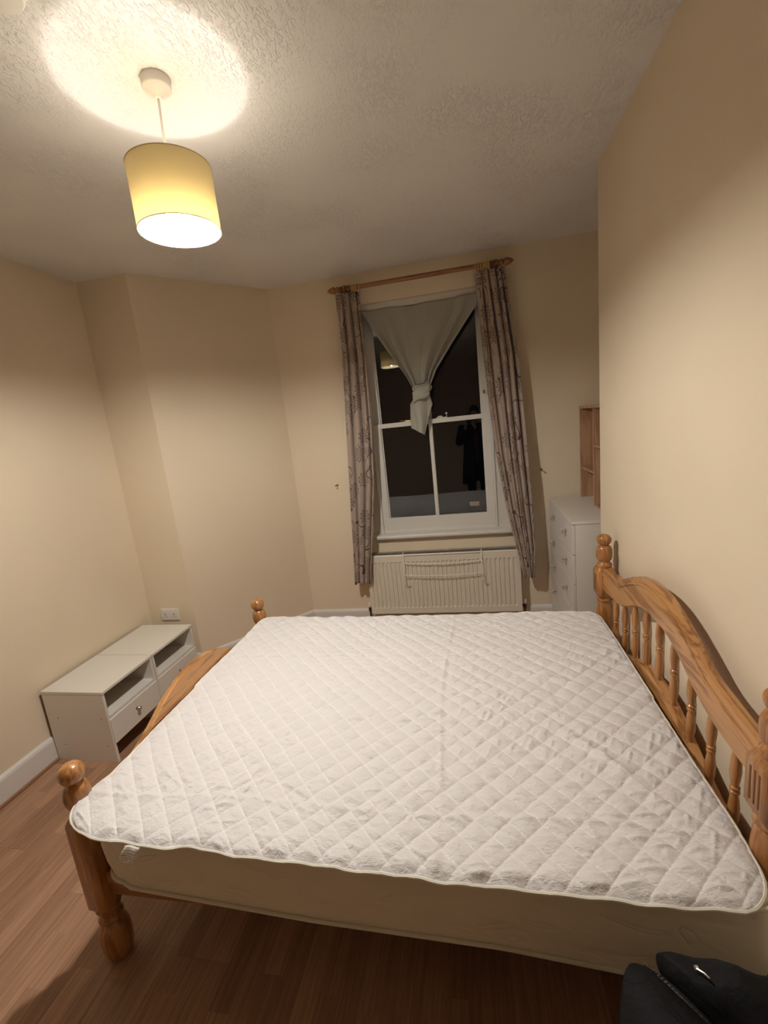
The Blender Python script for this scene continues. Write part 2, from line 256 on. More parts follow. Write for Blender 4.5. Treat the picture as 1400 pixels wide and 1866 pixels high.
class G:
    """collects shapes into one vertex/face list"""
    def __init__(s): s.V = []; s.F = []; s.sm = []
    def add(s, V, F, sm=False):
        n = len(s.V); s.V += [tuple(v) for v in V]; s.F += [tuple(i+n for i in f) for f in F]; s.sm += [sm]*len(F); return s
    def box(s, x0, x1, y0, y1, z0, z1, bev=0.0):
        bm = bmesh.new(); bmesh.ops.create_cube(bm, size=1)
        for v in bm.verts: v.co = Vector(((x0+x1)/2+v.co.x*(x1-x0), (y0+y1)/2+v.co.y*(y1-y0), (z0+z1)/2+v.co.z*(z1-z0)))
        if bev: bmesh.ops.bevel(bm, geom=list(bm.edges), offset=bev, segments=2, affect='EDGES', profile=.6)
        s.bm(bm); return s
    def bm(s, bm, sm=False):
        bm.verts.ensure_lookup_table(); bm.verts.index_update(); s.add([v.co[:] for v in bm.verts], [[v.index for v in f.verts] for f in bm.faces], sm); bm.free()
    def lathe(s, prof, c, axis='Z', n=28, sm=True):
        V, F = [], []; m = len(prof)
        for r, z in prof:
            for i in range(n):
                a = 2*PI*i/n; x, y = r*math.cos(a), r*math.sin(a)
                V.append({'Z': (c[0]+x, c[1]+y, z), 'X': (z, c[0]+x, c[1]+y), 'Y': (c[0]+x, z, c[1]+y)}[axis])
        for j in range(m-1):
            for i in range(n):
                a, b = j*n+i, j*n+(i+1) % n; F.append((a, b, b+n, a+n))
        F.append(tuple(range(n))[::-1]); F.append(tuple(range((m-1)*n, m*n)))
        s.add(V, F, sm); return s
    def tube(s, pts, r, n=8, closed=False):
        P = [Vector(p) for p in pts]; m = len(P); V, F = [], []
        rr = r if isinstance(r, (list, tuple)) else [r]*m; prev = None
        for j, p in enumerate(P):
            t = (P[(j+1) % m] - P[j-1]) if closed else (P[min(j+1, m-1)]-P[max(j-1, 0)]); t.normalize()
            a = prev if prev is not None else (Vector((0, 0, 1)) if abs(t.z) < .9 else Vector((1, 0, 0)))
            a = (a - t*a.dot(t)).normalized(); prev = a; b = t.cross(a)
            for i in range(n): th = 2*PI*i/n; V.append(p + (a*math.cos(th)+b*math.sin(th))*rr[j])
        for j in range(m if closed else m-1):
            for i in range(n):
                k = (j+1) % m; F.append((j*n+i, j*n+(i+1) % n, k*n+(i+1) % n, k*n+i))
        if not closed: F += [tuple(range(n))[::-1], tuple(range((m-1)*n, m*n))]
        s.add(V, F, True); return s
    def prism(s, poly, axis, a, b, sm=False):
        """extrude polygon (2-D) from a to b along axis"""
        n = len(poly); V = []
        for t in (a, b):
            for p, q in poly: V.append({'X': (t, p, q), 'Y': (p, t, q), 'Z': (p, q, t)}[axis])
        F = [tuple(range(n))[::-1], tuple(range(n, 2*n))] + [(i, (i+1) % n, (i+1) % n+n, i+n) for i in range(n)]
        s.add(V, F, sm); return s
    def ball(s, c, r, n=16, sc=(1, 1, 1)):
        bm = bmesh.new(); bmesh.ops.create_uvsphere(bm, u_segments=n, v_segments=n//2+2, radius=1)
        for v in bm.verts: v.co = Vector((c[0]+v.co.x*r*sc[0], c[1]+v.co.y*r*sc[1], c[2]+v.co.z*r*sc[2]))
        s.bm(bm, True); return s
    def out(s, name, mat, parent=None, **kw):
        o = mobj(name, s.V, s.F, mat, parent, **kw)
        bm = bmesh.new(); bm.from_mesh(o.data); bmesh.ops.recalc_face_normals(bm, faces=bm.faces); bm.to_mesh(o.data); bm.free()
        o.data.polygons.foreach_set('use_smooth', s.sm)
        if any(s.sm):
            try: o.data.set_sharp_from_angle(angle=math.radians(42))
            except Exception: pass
        return o
def thing(name, label, cat, loc, group=None):
    o = bpy.data.objects.new(name, None); C.objects.link(o); o.location = loc; o.empty_display_size = .1
    o['label'] = label; o['category'] = cat
    if group: o['group'] = group
    return o
def tag(o, label, cat, group=None):
    o['label'] = label; o['category'] = cat
    if group: o['group'] = group
    return o
def struct(o, label=None, cat=None):
    o['kind'] = 'structure'
    if label: o['label'] = label
    if cat: o['category'] = cat
    return o
def box(name, mat, x0, x1, y0, y1, z0, z1, parent=None, bev=0.0): return G().box(x0, x1, y0, y1, z0, z1, bev).out(name, mat, parent)
def copy_tree(o, parent=None):
    c = o.copy(); C.objects.link(c); c.parent = parent
    for ch in list(o.children): copy_tree(ch, c)
    return c
_rs = np.random.RandomState(3); _T = [_rs.rand(64, 64) for _ in range(6)]
def vnoise(x, y, k=0):
    T = _T[k % 6]; xi = np.floor(x).astype(int); yi = np.floor(y).astype(int); fx = x-xi; fy = y-yi
    fx = fx*fx*(3-2*fx); fy = fy*fy*(3-2*fy); a = T[xi % 64, yi % 64]; b = T[(xi+1) % 64, yi % 64]; c = T[xi % 64, (yi+1) % 64]; d = T[(xi+1) % 64, (yi+1) % 64]
    return (a*(1-fx)+b*fx)*(1-fy)+(c*(1-fx)+d*fx)*fy
def gridf(nu, nv): return [(j*nu+i, j*nu+i+1, (j+1)*nu+i+1, (j+1)*nu+i) for j in range(nv-1) for i in range(nu-1)]
def interp(xs, ys, x): return float(np.interp(x, xs, ys))
def smooth_poly(xs, ys, x):
    """monotone-ish smooth interpolation: linear samples blurred"""
    w_ = .03; return float(sum(np.interp(abs(x+d*w_), xs, ys)*.2 for d in (-1, -.5, 0, .5, 1)))

# ------------------------------------------------------------------ room shell
T = .12
fl = struct(box('floor', plain('subfloor', (.10, .05, .03), .8), XL-T, XALC+T, YF-T, YW+T+.1, -.08, -.0125), 'reddish brown strip laminate floor', 'floor')
def wall(name, *a): return struct(box(name, MW, *a), 'cream painted wall', 'wall')
wall('wall_left', XL-T, XL, YF, YR, 0, CEIL)
o = G().prism([(XL-T, YR), (XRET, YR), (XA, YW), (XA, YW+.25), (XL-T, YW+.25)], 'Z', 0, CEIL).out('wall_corner', MW); struct(o, 'cream wall with a shallow return and an oblique face', 'wall')
wall('wall_right', XR, XALC+T, YF, YB, 0, CEIL)
wall('wall_alcove', XALC, XALC+T, YB, YW, 0, CEIL)
wall('wall_front', XL-T, XALC+T, YF-T, YF, 0, CEIL)
WX0, WX1, WZ0, WZ1, WT = -.80, .27, .735, 2.535, .16
g = G()
g.box(XA, WX0, YW, YW+WT, 0, CEIL).box(WX1, XALC+T, YW, YW+WT, 0, CEIL).box(WX0, WX1, YW, YW+WT, 0, WZ0).box(WX0, WX1, YW, YW+WT, WZ1, CEIL)
struct(g.out('wall_back', MW), 'cream painted window wall', 'wall')
struct(box('ceiling', MC, XL-T, XALC+T, YF-T, YW+WT+.05, CEIL, CEIL+.1), 'off white ceiling with brushed swirl texture', 'ceiling')
# skirting boards with a rounded top
def skirt(name, p, q, h=.142, t=.019):
    p = Vector(p); q = Vector(q); d = (q-p).normalized(); n = Vector((-d.y, d.x)); prof = [(0, 0), (t, 0), (t, h-.022), (t*.8, h-.010), (t*.45, h-.003), (0, h)]
    V = [(e.x+n.x*a, e.y+n.y*a, b) for e in (p, q) for a, b in prof]; k = len(prof)
    F = [tuple(range(k))[::-1], tuple(range(k, 2*k))]+[(i, (i+1) % k, (i+1) % k+k, i+k) for i in range(k)]
    g = G(); g.add(V, F); return struct(g.out(name, SKIRT), 'white painted skirting board', 'skirting board')
skirt('baseboard_left', (XL, YR), (XL, YF)); skirt('baseboard_return', (XRET, YR), (XL+.019, YR))
skirt('baseboard_oblique', (XA, YW), (XRET, YR), .135); skirt('baseboard_back', (XALC, YW), (XA, YW), .132)
skirt('baseboard_right', (XR, YF), (XR, YB), .142)
skirt('baseboard_alcove', (XALC, YB), (XALC, YW-.019), .132)
box_q = box('trim_1', plain('quadrant_beading', (.34, .17, .09), .5), XL+.019, XL+.033, YF, 1.765, 0, .016, None, .004); struct(box_q, 'brown beading strip along the skirting', 'trim')
# floor boards
bw, bl = .1925, 1.285
bm = bmesh.new(); bmesh.ops.create_cube(bm, size=1)
for v in bm.verts: v.co = Vector(((v.co.x+.5)*bw, (v.co.y+.5)*bl, (v.co.z-.5)*.012))
bmesh.ops.bevel(bm, geom=[e for e in bm.edges if all(v.co.z > -.001 for v in e.verts)], offset=.0009, segments=1, affect='EDGES')
bme = bpy.data.meshes.new('board'); bm.to_mesh(bme); bm.free(); bme.materials.append(MB)
nx = int((XALC-XL+.02)/bw)+1
for i in range(nx):
    off = -bl*((i*.37) % 1); y = YF-.02+off
    while y < YW-.01:
        x = XL-.01+i*bw; x1 = x+bw; y0, y1 = max(y, YF-.02), min(y+bl, YW+.05); me = bme
        o = bpy.data.objects.new('board', me); C.objects.link(o); o.parent = fl; o.location = (x, y0, 0); o.scale = (1, (y1-y0)/bl, 1) if y1-y0 < bl-.001 else (1, 1, 1)
        if y1-y0 < .12: bpy.data.objects.remove(o)
        y += bl

# ------------------------------------------------------------------ window
win = thing('window_1', 'white painted sash window showing the dark night outside', 'window', (-.27, YW, WZ0)); win['kind'] = 'structure'
GX0, GX1, MX = -.668, .118, -.276
g = G(); g.box(WX0, -.722, 3.450, YW+WT, WZ0, WZ1, .004).box(.172, WX1, 3.450, YW+WT, WZ0, WZ1, .004).box(-.722, .172, 3.450, YW+WT, 2.485, WZ1, .004)
g.box(-.742, -.722, 3.440, 3.455, WZ0, 2.50, .003).box(.172, .190, 3.440, 3.455, WZ0, 2.50, .003)
g.out('frame', WHITE, win)
def sash(y0, y1, z0, z1, bot, top, name):
    g = G(); g.box(-.722, GX0, y0, y1, z0, z1, .003).box(GX1, .172, y0, y1, z0, z1, .003)
    g.box(GX0-.002, GX1+.002, y0, y1, z0, z0+bot, .003).box(GX0-.002, GX1+.002, y0, y1, z1-top, z1, .003)
    g.box(GX0, GX0+.008, y1-.018, y1-.008, z0+bot, z1-top).box(GX1-.008, GX1, y1-.018, y1-.008, z0+bot, z1-top)
    return g.out(name, WHITE, win)
s1 = sash(3.462, 3.498, .800, 1.655, .098, .034, 'lower_sash'); s2 = sash(3.500, 3.534, 1.622, 2.487, .034, .05, 'upper_sash')
g = G(); g.prism([(MX-.0145, 3.462+.004), (MX-.008, 3.462), (MX+.008, 3.462), (MX+.0145, 3.466), (MX+.0145, 3.496), (MX-.0145, 3.496)], 'Z', .897, 1.622).out('glazing_bar', WHITE, s1)
g = G(); g.prism([(MX-.0135, 3.504), (MX-.008, 3.500), (MX+.008, 3.500), (MX+.0135, 3.504), (MX+.0135, 3.532), (MX-.0135, 3.532)], 'Z', 1.655, 2.438).out('glazing_bar', WHITE, s2)
for a, b, c, d, y, p in ((GX0+.001, MX-.015, .899, 1.620, 3.484, s1), (MX+.015, GX1-.001, .899, 1.620, 3.484, s1), (GX0+.001, MX-.014, 1.657, 2.436, 3.520, s2), (MX+.014, GX1-.001, 1.657, 2.436, 3.520, s2)):
    pn = box('pane', GLASS, a, b, y-.002, y+.002, c, d, p)
    if a > -.3 and p is s1: k_ = box('sticker', plain('cream_sticker', (.30, .27, .20), .5), -.019, .055, 3.4805, 3.4815, .951, .986, pn); k_['label'] = 'small cream rectangular sticker'
# inner ledge and projecting sill board with a rounded nose
prof = [(3.375, .742), (3.370, .750), (3.370, .762), (3.376, .771), (3.386, .774), (3.462, .779), (3.462, .742)]
g = G(); g.prism(prof, 'X', -.812, .286); g.out('sill', WHITE, win)
g = G().box(-.722, .172, 3.452, 3.53, .774, .802, .003); g.out('ledge', WHITE, win)
# fittings on the meeting rail
g = G(); g.box(-.228, -.150, 3.466, 3.492, 1.655, 1.662, .002).box(-.215, -.180, 3.464, 3.486, 1.662, 1.672, .003); g.out('catch', plain('painted_metal', (.62, .58, .5), .3), win)
g = G(); g.lathe([(.004, 1.655), (.004, 1.676), (.009, 1.680), (.011, 1.686), (.009, 1.693), (.003, 1.696)], (-.147, 3.478)); g.out('catch_knob', STEEL, win)
g = G(); g.box(-.475, -.405, 3.468, 3.480, 1.655, 1.664, .002).tube([(-.475, 3.474, 1.660), (-.505, 3.470, 1.668)], .004); g.out('lever', BRASS, win)
g = G(); g.box(.134, .146, 3.458, 3.463, 1.80, 1.826, .001); g.out('sash_stop', plain('aged_metal', (.12, .09, .06), .5, .6), win)

# ------------------------------------------------------------------ tied net curtain
net = thing('window_cloth', 'thin grey green cloth pinned across the window top and tied in a hanging knot', 'curtain', (-.29, 3.44, 1.56))
nu, nv = 90, 70; V = []; uvs = []
for j in range(nv):
    t = j/(nv-1); z = 2.492-(2.492-1.885)*t
    xl = interp([0, .1, .5, .85, 1], [-.722, -.690, -.545, -.415, -.375], t); xr = interp([0, .14, .5, .8, 1], [.148, .120, -.055, -.195, -.255], t)
    for i in range(nu):
        u = i/(nu-1); cx = xl+(xr-xl)*u
        sag = .028*math.sin(PI*min(1, t*1.0))*math.sin(PI*u)
        fold = (.028*t**.7*(1-.55*t)+.004)*math.sin(u*24+3*math.sin(u*7)+t*2)+.013*t*math.sin(u*11+1.0)+.008*float(vnoise(np.array(u*9), np.array(t*3)))+.014*(1-abs(math.sin(u*15+.8+t)))**3*(.3+t*.6)
        edge = .010*max(0, 1-min(u, 1-u)/.05)
        zz = z - (.018*math.sin(PI*u) + .006*math.sin(u*19))*(1-t)*.6 - (.01*(1-abs(2*u-1)))*0
        V.append((cx, 3.442-.020*t-sag-fold-edge, zz + (1-t)*.0)); uvs.append((u, t))
o = mobj('drape', V, gridf(nu, nv), NET, net, True, uvs); sm = o.modifiers.new('s', 'SOLIDIFY'); sm.thickness = .002
V = []; nu, nv = 48, 22     # knot: a wrapped, creased lump
for j in range(nv):
    t = j/(nv-1); z = 1.925-.125*t; r = .060*math.sin(PI*(.18+.70*t))**.7; cx = -.313-.012*t
    for i in range(nu):
        a = 2*PI*i/nu; k = 1.02+.12*math.sin(a*2+t*7)+.10*math.sin(a*5-t*9)+.06*math.sin(a*9+t*16)
        V.append((cx+r*1.08*k*math.cos(a)+.010*math.sin(t*5), 3.392+r*.72*k*math.sin(a), z+.012*math.sin(a+.5)))
F = [(j*nu+i, j*nu+(i+1) % nu, (j+1)*nu+(i+1) % nu, (j+1)*nu+i) for j in range(nv-1) for i in range(nu)]+[tuple(range(nu)), tuple(range((nv-1)*nu, nv*nu))]
mobj('knot', V, F, NET, net, True)
g = G()
V = []
for j in range(12):      # diagonal wrap over the knot
    t = j/11
    for i in range(9):
        s_ = i/8-.5; V.append((-.375+.125*t, 3.338-.018*math.sin(PI*t)+.016*abs(s_)+.004*math.sin(s_*14+t*5), 1.820+.060*t+s_*(.072+.016*math.sin(PI*t))+.01*math.sin(t*6)))
o = mobj('wrap', V, gridf(9, 12), NET, net, True); sm = o.modifiers.new('s', 'SOLIDIFY'); sm.thickness = .006
V = []; nu, nv = 46, 40
for j in range(nv):
    t = j/(nv-1); z = 1.835-.262*t; c = interp([0, .4, 1], [-.315, -.335, -.362], t); wd = interp([0, .25, .6, .8, 1], [.055, .088, .070, .058, .048], t)
    for i in range(nu):
        u = i/(nu-1); a = u*1.7*PI-.35*PI
        V.append((c+wd*math.cos(a)*(1+.12*math.sin(u*13+t*3)), 3.392-.032*math.sin(a)*(1-.3*t)+.013*math.sin(u*19+t*3), z-.03*math.sin(u*5+.6)*t))
o = mobj('tail', V, gridf(nu, nv), NET, net, True); sm = o.modifiers.new('s', 'SOLIDIFY'); sm.thickness = .003

# ------------------------------------------------------------------ curtain pole, rings and curtains
RY, RZ = 3.335, 2.634
pole = thing('curtain_pole', 'varnished wooden curtain pole with pointed turned finials above the window', 'curtain pole', (-.27, RY, RZ))
G().lathe([(.0155, -.84), (.0155, .29)], (RY, RZ), 'X').out('rod', ROD, pole)
def finial(x0, sgn):
    pr = [(.010, 0), (.020, .004), (.023, .012), (.017, .020), (.014, .026), (.021, .032), (.024, .042), (.021, .058), (.014, .074), (.006, .086), (.001, .090)]
    G().lathe([(r, x0+sgn*z) for r, z in pr], (RY, RZ), 'X').out('finial', ROD, pole)
finial(-.838, -1); finial(.288, 1)
for x in (-.80, .262):
    G().lathe([(.008, RY+.01), (.008, YW)], (x, RZ), 'Y').lathe([(.022, YW-.012), (.018, YW)], (x, RZ), 'Y').lathe([(.010, x-.008), (.022, x-.008), (.022, x+.008), (.010, x+.008)], (RY, RZ), 'X').out('bracket', ROD, pole)
def ringmesh(mat):
    g = G(); g.tube([(0, .0195*math.cos(a), .0195*math.sin(a)) for a in [2*PI*i/22 for i in range(22)]], .0042, 8, True)
    return g
ring_protos = {}
def ring(x, mat, label, grp, key, tilt=0):
    if key not in ring_protos:
        o = ringmesh(mat).out('curtain_ring', mat); g = G(); g.tube([(0, .004*math.cos(a), -.0275+.004*math.sin(a)) for a in [2*PI*i/10 for i in range(10)]], .0011, 6, True); g.out('eyelet', STEEL, o); ring_protos[key] = o
    else: o = copy_tree(ring_protos[key])
    o.location = (x, RY, RZ-.0035); o.rotation_euler = (0, 0, tilt); tag(o, label, 'curtain ring', grp); return o
ORD = ['first', 'second', 'third', 'fourth', 'fifth', 'sixth']
for k in range(6): ring(-.826+k*.0135, DRING, ORD[k]+' from left of the dark brown rings at the pole\'s left end', 'dark curtain rings at the left end', 'd', .05*(-1)**k)
for k in range(4): ring(-.742+k*.0105, LRING, ORD[k]+' from left of the packed pale rings at the pole\'s left end', 'pale curtain rings at the left end', 'l', 0)
ring(-.690, LRING, 'single pale wooden ring a little apart at the left end of the pole', None, 'l', .1)
for k in range(3): ring(.128+k*.0155, LRING, ORD[k]+' from left of the loosely spaced pale rings near the pole\'s right end', 'loose pale curtain rings at the right end', 'l', .03*k)
for k in range(5): ring(.176+k*.0098, LRING, ORD[k]+' from left of the tightly packed pale rings at the pole\'s right end', 'packed pale curtain rings at the right end', 'l', 0)
for k in range(5): ring(.2275+k*.0105, DRING, ORD[k]+' from left of the dark brown rings at the pole\'s right end', 'dark curtain rings at the right end', 'd', .04*(-1)**k)

def curtain(label, xlz, xrz, ztop, zbot, nf, amp, seed, fullness, yshift):
    t_ = thing('curtain', label, 'curtain', ((xlz[1][0]+xrz[1][0])/2, RY, zbot))
    rs = random.Random(seed); nu, nv = 190, 110; V = []; uv = []
    ph = [rs.uniform(.6, 1.4) for _ in range(nf*2+1)]; cum = np.concatenate([[0], np.cumsum(ph)]); cum /= cum[-1]
    am = [rs.uniform(.55, 1.15) for _ in range(nf*2+2)]
    for j in range(nv):
        t = j/(nv-1); z = ztop+(zbot-ztop)*t
        xl = interp(xlz[0], xlz[1], z); xr = interp(xrz[0], xrz[1], z)
        cy = RY+.012-(.080*t)+yshift
        for i in range(nu):
            u = i/(nu-1); uu = u+.020*math.sin(t*5+u*9+seed)*math.sin(PI*u)
            p = np.interp(uu, cum, np.arange(len(cum))); k = int(min(max(p, 0), len(am)-2)); A = am[k]+(am[k+1]-am[k])*(p-k)
            a = amp*A*(1-.35*t)*(.75 if t < .03 else 1)
            fr = abs(p/2-round(p/2))*2; sh = 1-3.2*math.exp(-(fr/.26)**2)+.35*math.sin(p*2.9+t*4+seed)
            x = xl+(xr-xl)*u
            if t < .05: x += .004*math.sin(u*120); yy2 = .003*math.sin(u*95)
            else: yy2 = 0
            zz = z+(.006*math.sin(u*17+seed)*(t > .9)*(t-.9)*10)+(.010*abs(math.sin(u*22))*(1-t/.02) if t < .02 else 0)
            yv = cy-a*sh+yy2+.004*float(vnoise(np.array(u*12), np.array(t*6+seed))); yv = yv if zz > .80 else min(yv, 3.293+max(0, zz-.66)*.4); V.append((x, yv, zz)); uv.append((u*fullness, (1-t)*(ztop-zbot)))
    o = mobj('cloth', V, gridf(nu, nv), CURT, t_, True, uv); m = o.modifiers.new('s', 'SOLIDIFY'); m.thickness = .0025
    # stitched heading tape on the back
    V = []; n = 190
    for q in (0, 1):
        for i in range(n):
            v = o.data.vertices[(6 if q else 2)*nu+i].co+org(t_); V.append((v.x, v.y+.006, v.z))
    o2 = mobj('heading_tape', V, gridf(n, 2), PIPE, t_, True); m = o2.modifiers.new('s', 'SOLIDIFY'); m.thickness = .002
    return t_
curtain('left printed curtain, beige with dark brown flower outlines, beside the window', ([.42, .69, 1.14, 1.66, 2.18, 2.60], [-.975, -.957, -.936, -.908, -.878, -.874]), ([.42, .91, 1.21, 1.63, 2.15, 2.60], [-.835, -.768, -.726, -.702, -.694, -.700]), 2.598, .418, 3, .018, 3, .30, -.004)
curtain('right printed curtain, beige with dark brown flower outlines, swung outwards at the hem', ([.42, .58, .93, 1.35, 1.78, 2.23, 2.60], [.352, .318, .252, .196, .163, .140, .124]), ([.42, .62, 1.04, 1.6, 2.01, 2.34, 2.60], [.418, .436, .426, .400, .380, .343, .313]), 2.598, .422, 4, .019, 11, .36, -.006)

# tieback hooks
def hook(x, z, label):
    o = G().lathe([(.010, 3.421), (.010, 3.418), (.003, 3.416), (.003, 3.385), (.006, 3.382), (.007, 3.376), (.003, 3.372)], (x, z), 'Y', 14).out('curtain_hook', BRASS); tag(o, label, 'hook')
hook(-1.062, 1.212, 'small brass hook screwed to the wall left of the left curtain'); hook(.516, 1.205, 'small brass hook screwed to the wall right of the right curtain')

# ------------------------------------------------------------------ radiator
RX0, RX1, RZ0, RZ1 = -.868, .328, .134, .630
rad = thing('radiator', 'cream panel radiator with vertical ribs and a top grille under the window', 'radiator', (-.27, 3.35, RZ0))
V = []; nr = 34; pitch = (RX1-RX0-.05)/nr; xs = [RX0]; dp = [0]
for k in range(nr):
    b = RX0+.025+k*pitch
    for f, d in ((.0, 0), (.12, 0), (.26, 1), (.62, 1), (.78, 0)): xs.append(b+f*pitch); dp.append(d)
xs += [RX1-.025, RX1]; dp += [0, 0]
zs = [(RZ0, 0), (RZ0+.046, 0), (RZ0+.052, 1), (RZ1-.066, 1), (RZ1-.058, 0), (RZ1-.006, 0), (RZ1, -.6)]
for z, m in zs:
    for x, d in zip(xs, dp): V.append((x, 3.304+(.0090*d*max(m, 0))-.0*m+(.004 if m < 0 else 0), z))
o = mobj('panel', V, gridf(len(xs), len(zs)), RADM, rad); m = o.modifiers.new('s', 'SOLIDIFY'); m.thickness = .0015; m.offset = 1
box('back_panel', RADM, RX0+.004, RX1-.004, 3.392, 3.402, RZ0+.004, RZ1-.010, rad, .002)
for a in (RX0, RX1-.0015): box('side_panel', RADM, a, a+.0015, 3.306, 3.403, RZ0+.006, RZ1+.002, rad)
box('top_tray', DARK, RX0+.002, RX1-.002, 3.308, 3.400, RZ1-.012, RZ1-.008, rad)  # dark sheet standing in for the shade below the grille
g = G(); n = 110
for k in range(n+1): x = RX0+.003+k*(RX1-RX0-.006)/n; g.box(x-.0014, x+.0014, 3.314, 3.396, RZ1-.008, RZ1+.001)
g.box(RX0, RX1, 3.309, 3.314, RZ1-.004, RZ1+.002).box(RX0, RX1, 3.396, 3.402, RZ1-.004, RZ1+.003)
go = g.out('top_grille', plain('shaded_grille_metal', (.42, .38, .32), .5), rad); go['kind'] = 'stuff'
for x in (RX0+.2, RX1-.2): box('wall_bracket', RADM, x-.015, x+.015, 3.402, 3.4215, RZ0+.06, RZ1-.06, rad)
for sx, x in ((-1, RX0), (1, RX1)):
    g = G(); g.tube([(x, 3.352, RZ0+.026), (x+sx*.022, 3.352, RZ0+.026)], .008); g.lathe([(.011, RZ0+.005), (.013, RZ0+.012), (.013, RZ0+.038), (.009, RZ0+.044)], (x+sx*.024, 3.352)); g.tube([(x+sx*.024, 3.352, RZ0+.01), (x+sx*.024, 3.352, -.005)], .0075)
    v = g.out('valve', plain('tarnished_brass', (.10, .06, .03), .35, .8), rad); G().lathe([(.009, RZ0+.040), (.012, RZ0+.046), (.013, RZ0+.072), (.010, RZ0+.078)], (x+sx*.024, 3.352)).out('valve_cap', PLW, v)
# airer hung over the radiator
air = thing('radiator_airer', 'white wire clothes airer hooked over the radiator', 'clothes airer', (-.26, 3.28, .37))
WIRE = plain('white_coated_wire', (.82, .80, .74), .35)
for x in (-.562, .044):
    sg = -1 if x < -.2 else 1
    G().tube([(x, 3.322, .634), (x, 3.320, .641), (x, 3.306, .644), (x, 3.296, .636), (x-.002*sg, 3.282, .56), (x-.001, 3.254, .415), (x+.012, 3.275, .385), (x+.040, 3.3010, .368)], .0034).out('side_wire', WIRE, air)
for zz, yy in ((.567, 3.282), (.476, 3.264)):
    G().tube([(-.562+.606*i/12, yy-.006*math.sin(PI*i/12), zz-.012*math.sin(PI*i/12)) for i in range(13)], .0033).out('rail', WIRE, air)
G().tube([(-.562, 3.293, .628), (.044, 3.293, .628)], .0022).out('top_rail', WIRE, air)

# ------------------------------------------------------------------ socket
so = thing('power_socket', 'white double power socket on the wall above the bedside cabinets', 'socket', (-2.228, YR, .456))
box('plate', PLW, -2.301, -2.157, YR-.012, YR-.0005, .412, .500, so, .003)
for cx in (-2.265, -2.193):
    s_ = box('switch', PLW, cx+(-.008 if cx < -2.22 else -.006), cx+(.006 if cx < -2.22 else .008), YR-.0165, YR-.011, .474, .492, so, .001)
    g = G(); g.box(cx-.0035, cx+.0035, YR-.0128, YR-.0118, .452, .461).box(cx-.015, cx-.008, YR-.0128, YR-.0118, .434, .438).box(cx+.008, cx+.015, YR-.0128, YR-.0118, .434, .438); g.out('socket_hole', DARK, so)

# ------------------------------------------------------------------ bedside cabinets
def cabinet(y0, y1, label, x1=-1.988, marks=True):
    x0 = XL+.024; h = .427; t_ = thing('bedside_cabinet', label, 'cabinet', ((x0+x1)/2, (y0+y1)/2, 0)); p = .015
    box('top_board', MEL, x0, x1+.004, y0-.001, y1+.001, h-p, h, t_, .0012)
    for a in (y0, y1-p):
        s_ = box('side_board', MEL, x0, x1, a, a+p, 0, h-p, t_, .0008)
        if marks and a == y0:
            for qx, qz in ((.07, .10), (.35, .10), (.07, .265), (.35, .265)): G().lathe([(.0035, y0-.0006), (.0035, y0+.001)], (x0+qx, qz), 'Y', 10).out('screw_cap', HARDB, s_)
    box('shelf', MEL, x0+.004, x1-.003, y0+p, y1-p, .262, .262+p, t_, .0008)
    box('back_board', HARDB, x0-.004, x0, y0+.002, y1-.002, .01, h-.004, t_)
    box('kick_board', MEL, x0+.05, x0+.065, y0+p, y1-p, 0, .10, t_)
    d = box('drawer', MEL, x1-.010, x1+.007, y0+.006, y1-.006, .112, .258, t_, .0025)
    g = G(); g.box(x0+.02, x1-.012, y0+.03, y0+.04, .125, .235).box(x0+.02, x1-.012, y1-.04, y1-.03, .125, .235).box(x0+.02, x1-.012, y0+.04, y1-.04, .125, .130); g.out('drawer_box', MEL, d)
    yc = (y0+y1)/2; g = G(); g.lathe([(.010, x1+.007), (.005, x1+.009), (.0045, x1+.018), (.010, x1+.021), (.012, x1+.026), (.009, x1+.030), (.002, x1+.031)], (yc, .198), 'X', 18); g.out('knob', STEEL, d)
    return t_
cabinet(1.768, 2.150, 'nearer white bedside cabinet with open shelf and one drawer, screw caps on its side')
cabinet(2.156, 2.560, 'farther white bedside cabinet, partly behind the bed foot, under the power socket')

